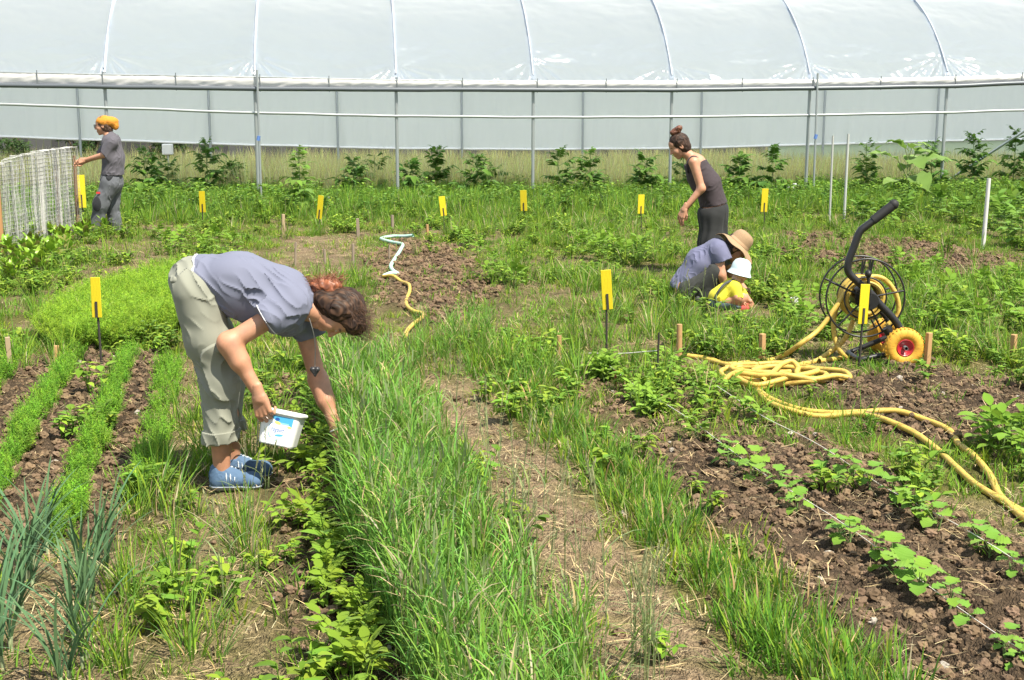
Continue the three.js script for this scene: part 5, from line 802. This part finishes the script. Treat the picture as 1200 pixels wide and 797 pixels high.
// leeks at the near corner
{
  const leafGeos = [1, 2, 3, 4].map((k) => { reseed(600 + k); const g = new Geo(), c = tint(LEEK, 0.2); g.blade(0, 0, 0, 0, 0.05 + 0.07 * k, 0.3 + 0.035 * k, 0.0115, 0.2 + 0.22 * k, c, 7, 0.2); const p = g.p; for (let i = 0; i < p.length; i += 3) p[i + 1] += 0; return g.build(); });
  const shank = new THREE.CylinderGeometry(0.006, 0.007, 0.06, 8).translate(0, 0.015, 0), shankMat = std(0.3, 0.36, 0.2, 0.6), lm = leafMat({ clearcoat: 0.1, transmission: 0.2 });
  const spots = []; for (const [u, py0, py1, n] of [[-0.72, 640, 815, 22], [-0.46, 665, 815, 15]]) for (let k = 0; k < n; k++) { const va = vAt(60, py0), vb = vAt(60, py1), v = lerp(vb, va, (k + rr(0.1, 0.9)) / n); spots.push([u + rr(-0.035, 0.035), v, u < -0.6]); }
  for (const [u, v, far] of spots) { const [x, z] = xzOf(u, v), t = thing('leek', far ? 'blue-green leek with upright strap leaves in the denser row beside the carrots' : 'blue-green leek with arching strap leaves in the row along the trodden path', 'leek', onGround(V(x, 0, z)), rr(0, 6.28), far ? 'leeks in the denser row' : 'leeks in the row along the path'); part('shank', shank, shankMat, t); const n = 5 + Math.floor(rnd() * 3); for (let k = 0; k < n; k++) { const m = part('leaf', pick(leafGeos), lm, t); m.position.y = 0.02 + 0.006 * k; m.rotation.y = k * 3.0 + rr(-0.6, 0.6); m.scale.setScalar(rr(0.65, 0.98)); } t.rotation.x = rr(-0.08, 0.08); t.rotation.z = rr(-0.16, 0.02); }
}
// leafy crops made of separate leaves
const compound = (seed, n, len, lw, c, droop = 0.25) => { reseed(seed); const g = new Geo(), col = tint(c, 0.12), end = V(len, len * 0.35, 0); g.stick(V(0, 0, 0), end, 0.0028, 0.0016, tint(c, 0.1), 3); for (let k = 0; k < n; k++) { const f = 1 - Math.floor((k + 1) / 2) * (1.5 / n), s = k === 0 ? 0 : (k % 2 ? 1 : -1), a = s * rr(0.8, 1.2), l = lw * (k === 0 ? 1.15 : rr(0.75, 1)), d = V(Math.cos(a), rr(-0.1, 0.3), Math.sin(a)).normalize(); g.leaf(end.clone().multiplyScalar(Math.max(0.2, f)), d, V(rr(-0.2, 0.2), 1, rr(-0.2, 0.2)), l, ovate(l * 0.33), tint(col, 0.16), { rows: 4, droop: droop * rr(0.5, 1.6), fold: rr(0.1, 0.4), wave: 0.12 }); } return g.build(); };
function cropPlant(name, label, category, group, p, geos, mat, stemMat, n, h, s, lean0 = 0.2, lean1 = 1.1) {
  const t = thing(name, label, category, p, rr(0, 6.28), group); part('stem', rod(V(0, -0.02, 0), V(rr(-0.02, 0.02), h, rr(-0.02, 0.02)), 0.006, 0.003, 5), stemMat, t);
  for (let k = 0; k < n; k++) { const f = (k + 0.5) / n, m = part('leaf', pick(geos), mat, t); m.position.y = h * lerp(0.25, 1, f); m.rotation.set(0, k * 2.4 + rr(-0.4, 0.4), lerp(-0.15, 0.75, f) + rr(-0.2, 0.2), 'YXZ'); m.scale.setScalar(s * rr(0.75, 1.1)); } return t;
}
const stemGreen = std(0.14, 0.22, 0.06, 0.7);
{
  const potato = [1, 2, 3, 4].map((k) => compound(700 + k, 5, 0.075, 0.062, [0.22, 0.34, 0.03]));
  for (let k = 0; k < 17; k++) { const py = 815 - k * 15 - k * k * 0.25, v = vAt(390, py), [x, z] = xzOf(0.385 + rr(-0.06, 0.06), v); cropPlant('potato_plant', 'lime green young potato plant in the row beside the rye strip', 'potato plant', 'potato plants beside the rye', onGround(V(x, 0, z)), potato, leaf0, stemGreen, 8 + Math.floor(rnd() * 4), rr(0.06, 0.12), rr(0.65, 1.0)); }
  for (const [px, py] of [[370, 560], [425, 545], [440, 620], [330, 620], [300, 560], [345, 500], [400, 480], [410, 440], [385, 455], [360, 470]]) cropPlant('leafy_weed', 'small lime leafed weed on the trodden soil round the picker', 'weed', 'leafy weeds round the picker', onGround(G(px, py)), potato, leaf0, stemGreen, 6, 0.06, rr(0.55, 0.8));
  // far potatoes: leafy plot beyond the reel and mid-field patches
  const far = [1, 2, 3].map((k) => compound(720 + k, 5, 0.1, 0.085, [0.18, 0.31, 0.03]));
  const plots = [['in the leafy plot behind the hose reel', [[1075, 345], [1110, 352], [1150, 345], [1190, 340], [1090, 365], [1130, 372], [1170, 368], [1200, 362], [1110, 388], [1150, 392], [1195, 388], [1080, 330], [1060, 318], [1100, 322]], 9], ['in the clump before the standing person', [[690, 288], [705, 296], [722, 300], [680, 298], [700, 306], [735, 308], [715, 290], [750, 302], [672, 288]], 9], ['at the far side of the brown bed', [[550, 292], [565, 300], [540, 284], [580, 315], [590, 325], [570, 330], [600, 340]], 6], ['growing in the weedy strip behind the dill', [[195, 292], [215, 285], [235, 292], [255, 285], [185, 280], [270, 292], [225, 276], [205, 300], [240, 303]], 8], ['at the edge of the tilled plot where the hose leaves', [[1175, 533], [1195, 528], [1200, 545], [1160, 528]], 9], ['between the reel and the standing person', [[950, 380], [930, 370], [975, 395], [960, 362], [915, 382], [940, 392]], 7]];
  for (const [where, list, n] of plots) for (const [px, py] of list) cropPlant('crop_plant', 'bushy green crop plant ' + where, 'crop plant', 'crop plants ' + where, onGround(G(px + rr(-4, 4), py)), far, leaf0, stemGreen, n, rr(0.1, 0.17), rr(0.8, 1.15));
}
{ // trailing rows: lobed round leaves under the strings
  const lobed = (t) => 0.046 * Math.pow(Math.sin(Math.PI * Math.min(1, 0.14 + t * 0.86)), 0.55) * (1 + 0.2 * Math.cos(t * 16.5) + 0.06 * Math.sin(t * 40));
  const geos = [1, 2, 3, 4].map((k) => { reseed(740 + k); const g = new Geo(), c = tint([0.17, 0.31, 0.04], 0.18), e = V(0.055, 0.05, 0); g.stick(V(0, 0, 0), e, 0.003, 0.0022, tint([0.2, 0.28, 0.09], 0.1), 4); g.leaf(e, V(0.9, rr(-0.25, 0.1), rr(-0.2, 0.2)).normalize(), V(rr(-0.3, 0.1), 1, rr(-0.3, 0.3)), 0.085, lobed, c, { rows: 12, droop: 0.35, fold: 0.2, wave: 0.1 }); return g.build(); });
  const squash = leafMat({ transmission: 0.3 });
  const row = (u, v0, v1, n, where, h) => { for (let k = 0; k < n; k++) { if (rnd() < 0.06) continue; const v = lerp(v0, v1, (k + rr(0.15, 0.85)) / n), [x, z] = xzOf(u + rr(-0.045, 0.045), v); cropPlant('squash_seedling', 'round leafed squash seedling under the string ' + where, 'seedling', 'squash seedlings ' + where, onGround(V(x, 0, z)), geos, squash, stemGreen, 4 + Math.floor(rnd() * 4), rr(h * 0.4, h * 0.8), rr(0.45, 0.85)); } };
  row(2.42, 2.7, vAt(840, 530), 22, 'by the grass strip', 0.085); row(2.86, 3.0, vAt(985, 545), 17, 'by the hose', 0.085);
  const dens = [1, 2, 3].map((k) => compound(760 + k, 5, 0.075, 0.075, [0.2, 0.33, 0.035]));
  for (let k = 0; k < 46; k++) { const v = lerp(vAt(850, 535), vAt(700, 432), Math.sqrt(rnd())), u = rnd() < 0.72 ? 2.42 + rr(-0.1, 0.1) : 2.86 + rr(-0.1, 0.1), [x, z] = xzOf(u, v); cropPlant('bean_plant', 'young bean plant in the thick leafy row before the yellow hose', 'bean plant', 'bean plants before the hose heap', onGround(V(x, 0, z)), dens, squash, stemGreen, 6, rr(0.04, 0.1), rr(0.5, 0.85)); }
}
{ // chard beside the fence
  const geos = [1, 2, 3, 4].map((k) => { reseed(780 + k); const g = new Geo(), e = V(0.06, 0.09, 0), c = k === 4 ? [0.2, 0.2, 0.05] : tint([0.24, 0.39, 0.03], 0.22); g.stick(V(0, 0, 0), e, 0.006, 0.004, [0.34, 0.36, 0.18], 4); g.leaf(e, V(0.55, 0.8, rr(-0.1, 0.1)).normalize(), V(-0.8, 0.6, rr(-0.2, 0.2)), 0.17, ovate(0.052), c, { rows: 6, droop: 0.45, fold: 0.2, wave: 0.4 }); return g.build(); });
  const mat = leafMat({ clearcoat: 0.45, clearcoatRoughness: 0.3, transmission: 0.28 }); const list = [];
  for (let k = 0; k < 34; k++) { const f = k / 33, px = lerp(-20, 118, f), py = lerp(345, 278, f); list.push([px + rr(-10, 10), py + rr(-13, 9)]); if (k % 2 && f < 0.75) list.push([px + rr(-8, 8) - 14, py + rr(-26, -14)]); }
  for (const [px, py] of list) { const t = cropPlant('chard_plant', 'glossy crinkled chard plant in the bed at the foot of the net', 'chard', 'chard plants at the foot of the net', onGround(G(px, py)), geos, mat, stemGreen, 13, 0.05, rr(0.6, 0.9)); }
}

// ---------------------------------------------------------------- tunnel planting, weeds along it, shrubs beyond
reseed(909);
{
  const along = (n, i0, i1, sA = -11.5, sB = 12.5) => { const l = []; for (let k = 0; k < n; k++) { const s = rr(sA, sB), p = alongT(s, rr(i0, i1)); l.push({ x: p.x, z: p.z, y: heightAt(p.x, p.z), r: rr(0, 6.28) }); } return l; };
  // straw-coloured tall grass inside
  const tall = [1, 2, 3].map((k) => turf(800 + k, 34, 0.45, 0.85, 0.14, 0.007, [[0.66, 0.67, 0.26], [0.54, 0.63, 0.18], [0.68, 0.65, 0.34]], 0.3, 0.3, 0.6, 4));
  const a = [...along(2400, 1.3, 6.3), ...along(500, 6.8, 11)]; for (const it of a) { it.s = rr(0.75, 1.1); const k = rr(0.85, 1.15); it.c = [k, k, k]; }
  spread('tall_grass', tall, leafMat({ transmission: 0.55 }), a, 'tall pale grass gone to seed inside the tunnel', 'grass');
  // green weeds along the tunnel front
  const w1 = [1, 2, 3].map((k) => herb(820 + k, 12, 0.34, 0.07, [GREEN, BLUISH, LIME], 0.42)), w2 = [1, 2, 3].map((k) => turf(830 + k, 30, 0.2, 0.5, 0.1, 0.0075, [GREEN, BLUISH, LIME], 0.06, 0.4, 0.7, 4));
  const b = [...along(520, -1.5, 1.4), ...along(240, -1.4, 1.2, 4, 11), ...along(120, -1.2, 1, -9, -4), ...along(260, -3.4, -1.4)]; for (const it of b) { it.s = rr(0.6, 1.4); const k = rr(0.85, 1.15); it.c = [k, k, k]; }
  spread('tunnel_weeds', w1, leaf0, b, 'leafy weeds along the front of the tunnel', 'weeds');
  const c = [...along(1900, -2, 1.6), ...along(700, -3.8, -1.8)]; for (const it of c) { it.s = rr(0.5, 0.95); const k = rr(0.85, 1.2); it.c = [k, k, k]; }
  spread('tunnel_grass', w2, grassMat, c, 'lush green grass along the front of the tunnel', 'grass');
}
{
  const leafG = [1, 2, 3, 4].map((k) => compound(850 + k, 9, 0.17, 0.1, [0.095, 0.2, 0.03], 0.5));
  const tomato = (px, base, top, label, n, s = 1, geos = leafG, name = 'tomato_plant', cat = 'tomato plant') => { const o = G(px, base), h = W(px, top, o.z).y, t = thing(name, label, cat, onGround(o), rr(0, 6.28), name === 'tomato_plant' ? 'tomato plants in the tunnel' : undefined); part('stem', rod(V(0, -0.03, 0), V(rr(-0.05, 0.05), h, rr(-0.05, 0.05)), 0.012, 0.005, 6), stemGreen, t); for (let k = 0; k < n; k++) { const f = (k + 0.7) / n, m = part('leaf', pick(geos), leaf0, t); m.position.y = h * lerp(0.08, 0.98, f); m.rotation.set(0, k * 2.4 + rr(-0.5, 0.5), rr(-0.45, 0.45) + f * 0.35, 'YXZ'); m.scale.setScalar(s * rr(0.9, 1.5) * lerp(1.35, 0.6, f * f)); } };
  for (const [px, base, top, n] of [[173, 238, 178, 22], [198, 234, 190, 14], [245, 236, 165, 24], [272, 232, 190, 18], [415, 236, 188, 20], [440, 230, 182, 10], [482, 236, 192, 20], [512, 232, 176, 16], [558, 236, 182, 22], [580, 230, 195, 12], [655, 234, 176, 12], [690, 236, 178, 20], [755, 236, 184, 22], [800, 230, 172, 12], [865, 234, 180, 20], [905, 236, 172, 16], [1015, 234, 168, 16], [1090, 232, 168, 20], [1138, 230, 156, 26], [1186, 228, 152, 24]]) tomato(px, base, top, 'dark leaved tomato plant in the tunnel row', Math.round(n * 1.35));
  tomato(352, 250, 176, 'tall light green plant with drooping leaves in front of the tunnel', 30, 1.05, [1, 2, 3].map((k) => compound(870 + k, 5, 0.12, 0.11, [0.15, 0.27, 0.04], 0.5)), 'tall_plant', 'plant');
  // big-leaved plant
  const big = [1, 2, 3].map((k) => { reseed(880 + k); const g = new Geo(), e = V(0.16, 0.1, 0); g.stick(V(0, 0, 0), e, 0.008, 0.006, [0.3, 0.36, 0.16], 5); g.leaf(e, V(0.95, 0.15, 0).normalize(), V(-0.15, 1, rr(-0.4, 0.4)), 0.3, ovate(0.125), tint([0.17, 0.28, 0.06], 0.12), { rows: 7, droop: 0.5, fold: 0.18, wave: 0.2 }); return g.build(); });
  tomato(1062, 236, 172, 'plant with very large pale leaves at the tunnel front', 15, 1.05, big, 'broad_leaf_plant', 'plant');
  const lush = [1, 2, 3].map((k) => compound(890 + k, 5, 0.14, 0.13, [0.13, 0.25, 0.035])); for (const [px, py] of [[1165, 262], [1185, 258], [1200, 250], [1130, 262], [1100, 258], [1175, 280], [1195, 290], [1060, 262], [1035, 262], [1010, 264]]) cropPlant('border_plant', 'leafy border plant before the tunnel skirt, near the white post', 'border plant', 'border plants before the tunnel', onGround(G(px, py)), lush, leaf0, stemGreen, 13, rr(0.25, 0.4), rr(0.9, 1.2));
}
{ // shrubs and trees beyond, seen under and beside the tunnel side
  const shrub = (s, inn, h, r, label, name = 'shrub') => {
    const o = alongT(s, inn); o.y = 0; const t = thing(name, label, name === 'shrub' ? 'shrub' : 'tree', o); const trunk = []; for (let k = 0; k < 5; k++) { const a = k * 1.256 + rr(-0.3, 0.3); trunk.push(rod(V(0, -0.05, 0), V(Math.cos(a) * r * 0.5, h * 0.6, Math.sin(a) * r * 0.5), 0.05 * h / 2, 0.02, 6)); } part('trunk', merged(trunk), std(0.12, 0.09, 0.06, 0.9), t);
    const g = new Geo(), lobes = []; for (let k = 0; k < 13; k++) { const a = rr(0, 6.28); lobes.push([V(Math.cos(a) * r * rr(0.1, 0.75), h * rr(0.2, 0.85), Math.sin(a) * r * rr(0.1, 0.75)), r * rr(0.25, 0.45)]); }
    const c0 = [0.05, 0.10, 0.025]; for (let k = 0; k < 2600; k++) { const [c, R0] = pick(lobes), d = V(rr(-1, 1), rr(-1, 1), rr(-1, 1)).normalize(), o2 = c.clone().addScaledVector(d, R0 * Math.pow(rnd(), 0.35)); if (o2.y < 0.03) continue; const dir = V(rr(-1, 1), rr(-0.6, 0.5), rr(-1, 1)).normalize(), l = rr(0.06, 0.11); g.leaf(o2, dir, V(rr(-0.5, 0.5), 1, rr(-0.5, 0.5)), l, ovate(l * 0.3), tint(c0, 0.3), { rows: 2, droop: 0.3 }); } part('crown', g.build(), leaf0, t);
  };
  shrub(-9.6, TW + 4.4, 1.5, 0.9, 'dark rounded shrub behind the net fence, nearest the board fence end'); shrub(-11.4, TW + 3.2, 1.6, 1.0, 'dark spreading shrub beyond the brown end post of the net'); shrub(-7.6, TW + 4.0, 1.2, 0.8, 'low dark shrub behind the fence worker');
  const rg = new THREE.IcosahedronGeometry(0.3, 3); { const a = rg.attributes.position; for (let i = 0; i < a.count; i++) { const f = 1 + 0.25 * n3(a.getX(i) * 4, a.getY(i) * 4, a.getZ(i) * 4); a.setXYZ(i, a.getX(i) * f * 1.3, a.getY(i) * f * 0.8 + 0.2, a.getZ(i) * f); } rg.computeVertexNormals(); } single('boulder', rg, std(0.2, 0.17, 0.17, 0.9), 'grey boulder heap beyond the tunnel by the dark shrubs', 'boulder', alongT(-12.3, TW + 1.2));
}
// ---------------------------------------------------------------- clods, straw, stones on the beds
reseed(1001);
{
  const clod = (seed) => { reseed(seed); const g = new THREE.IcosahedronGeometry(1, 2), a = g.attributes.position, o = rr(0, 99); for (let i = 0; i < a.count; i++) { const x = a.getX(i), y = a.getY(i), z = a.getZ(i), f = 1 + 0.34 * n3(x * 1.3 + o, y * 1.3, z * 1.3) + 0.18 * n3(x * 3.4, y * 3.4 + o, z * 3.4); a.setXYZ(i, x * f, y * f * 0.75, z * f); } g.computeVertexNormals(); return g; };
  const geos = [1, 2, 3, 4].map((k) => clod(1100 + k)); reseed(1200);
  const size = (it, k0, k1) => { it.s = lerp(k0, k1, Math.pow(rnd(), 2.6)); it.tx = rr(-0.6, 0.6); it.tz = rr(-0.6, 0.6); it.y += it.s * 0.25; const k = rr(0.7, 1.35); it.c = [k, k * rr(0.94, 1.02), k * rr(0.9, 1.02)]; return it; };
  const onSoil = (q) => (q.soil > 0.35 ? q.soil : 0.012 + 0.05 * q.dry);
  const a = [...scatter(11000, 3.1, 9.5, 0.62, onSoil, false).map((i) => size(i, 0.005, 0.025)), ...scatter(4000, 9.5, 20, 0.52, (q) => (q.soil > 0.5 ? 1 : 0), false).map((i) => size(i, 0.012, 0.04))];
  spread('soil_clods', geos, std(0.155, 0.109, 0.07, 0.97, { specularIntensity: 0.3 }), a, 'crumbly brown clods of dug soil', 'soil');
  const straw = (seed) => { reseed(seed); const g = new Geo(); for (let k = 0; k < 5; k++) { const x = rr(-0.06, 0.06), z = rr(-0.06, 0.06); g.blade(x, rr(0.004, 0.014), z, rr(0, 6.28), rr(1.3, 1.55), rr(0.03, 0.11), rr(0.0016, 0.0034), rr(-0.2, 0.35), tint(STRAW, 0.3), 3); } return g.build(); };
  const sg = [1, 2, 3, 4].map((k) => straw(1300 + k)); reseed(1400);
  const b = [...scatter(2700, 3.1, 9.5, 0.62, (q) => 0.12 + 0.9 * q.dry + 0.25 * q.soil, false), ...scatter(3600, 9.5, 20, 0.54, (q) => 0.05 + q.dry + 0.3 * q.soil, false)]; for (const it of b) { it.s = rr(0.6, 1.3); it.y += 0.008; const k = rr(0.7, 1.2); it.c = [k, k, k]; it.tx = rr(-0.12, 0.12); it.tz = rr(-0.12, 0.12); }
  spread('straw_litter', sg, std(1, 1, 1, 0.85, { vertexColors: true }), b, 'dry straw and cut weeds lying on the paths', 'straw');
  const st = [...scatter(90, 3.2, 10, 0.6, (q) => 0.1 + q.soil)]; for (const it of st) { it.s = rr(0.006, 0.018); it.y += it.s * 0.3; const k = rr(0.7, 1.2); it.c = [k, k, k]; it.tx = rr(-1, 1); }
  spread('pebbles', [geos[0], geos[2]], std(0.36, 0.32, 0.27, 0.8), st, 'small pale stones in the dug soil', 'stones');
}
renderer.render(scene, camera);
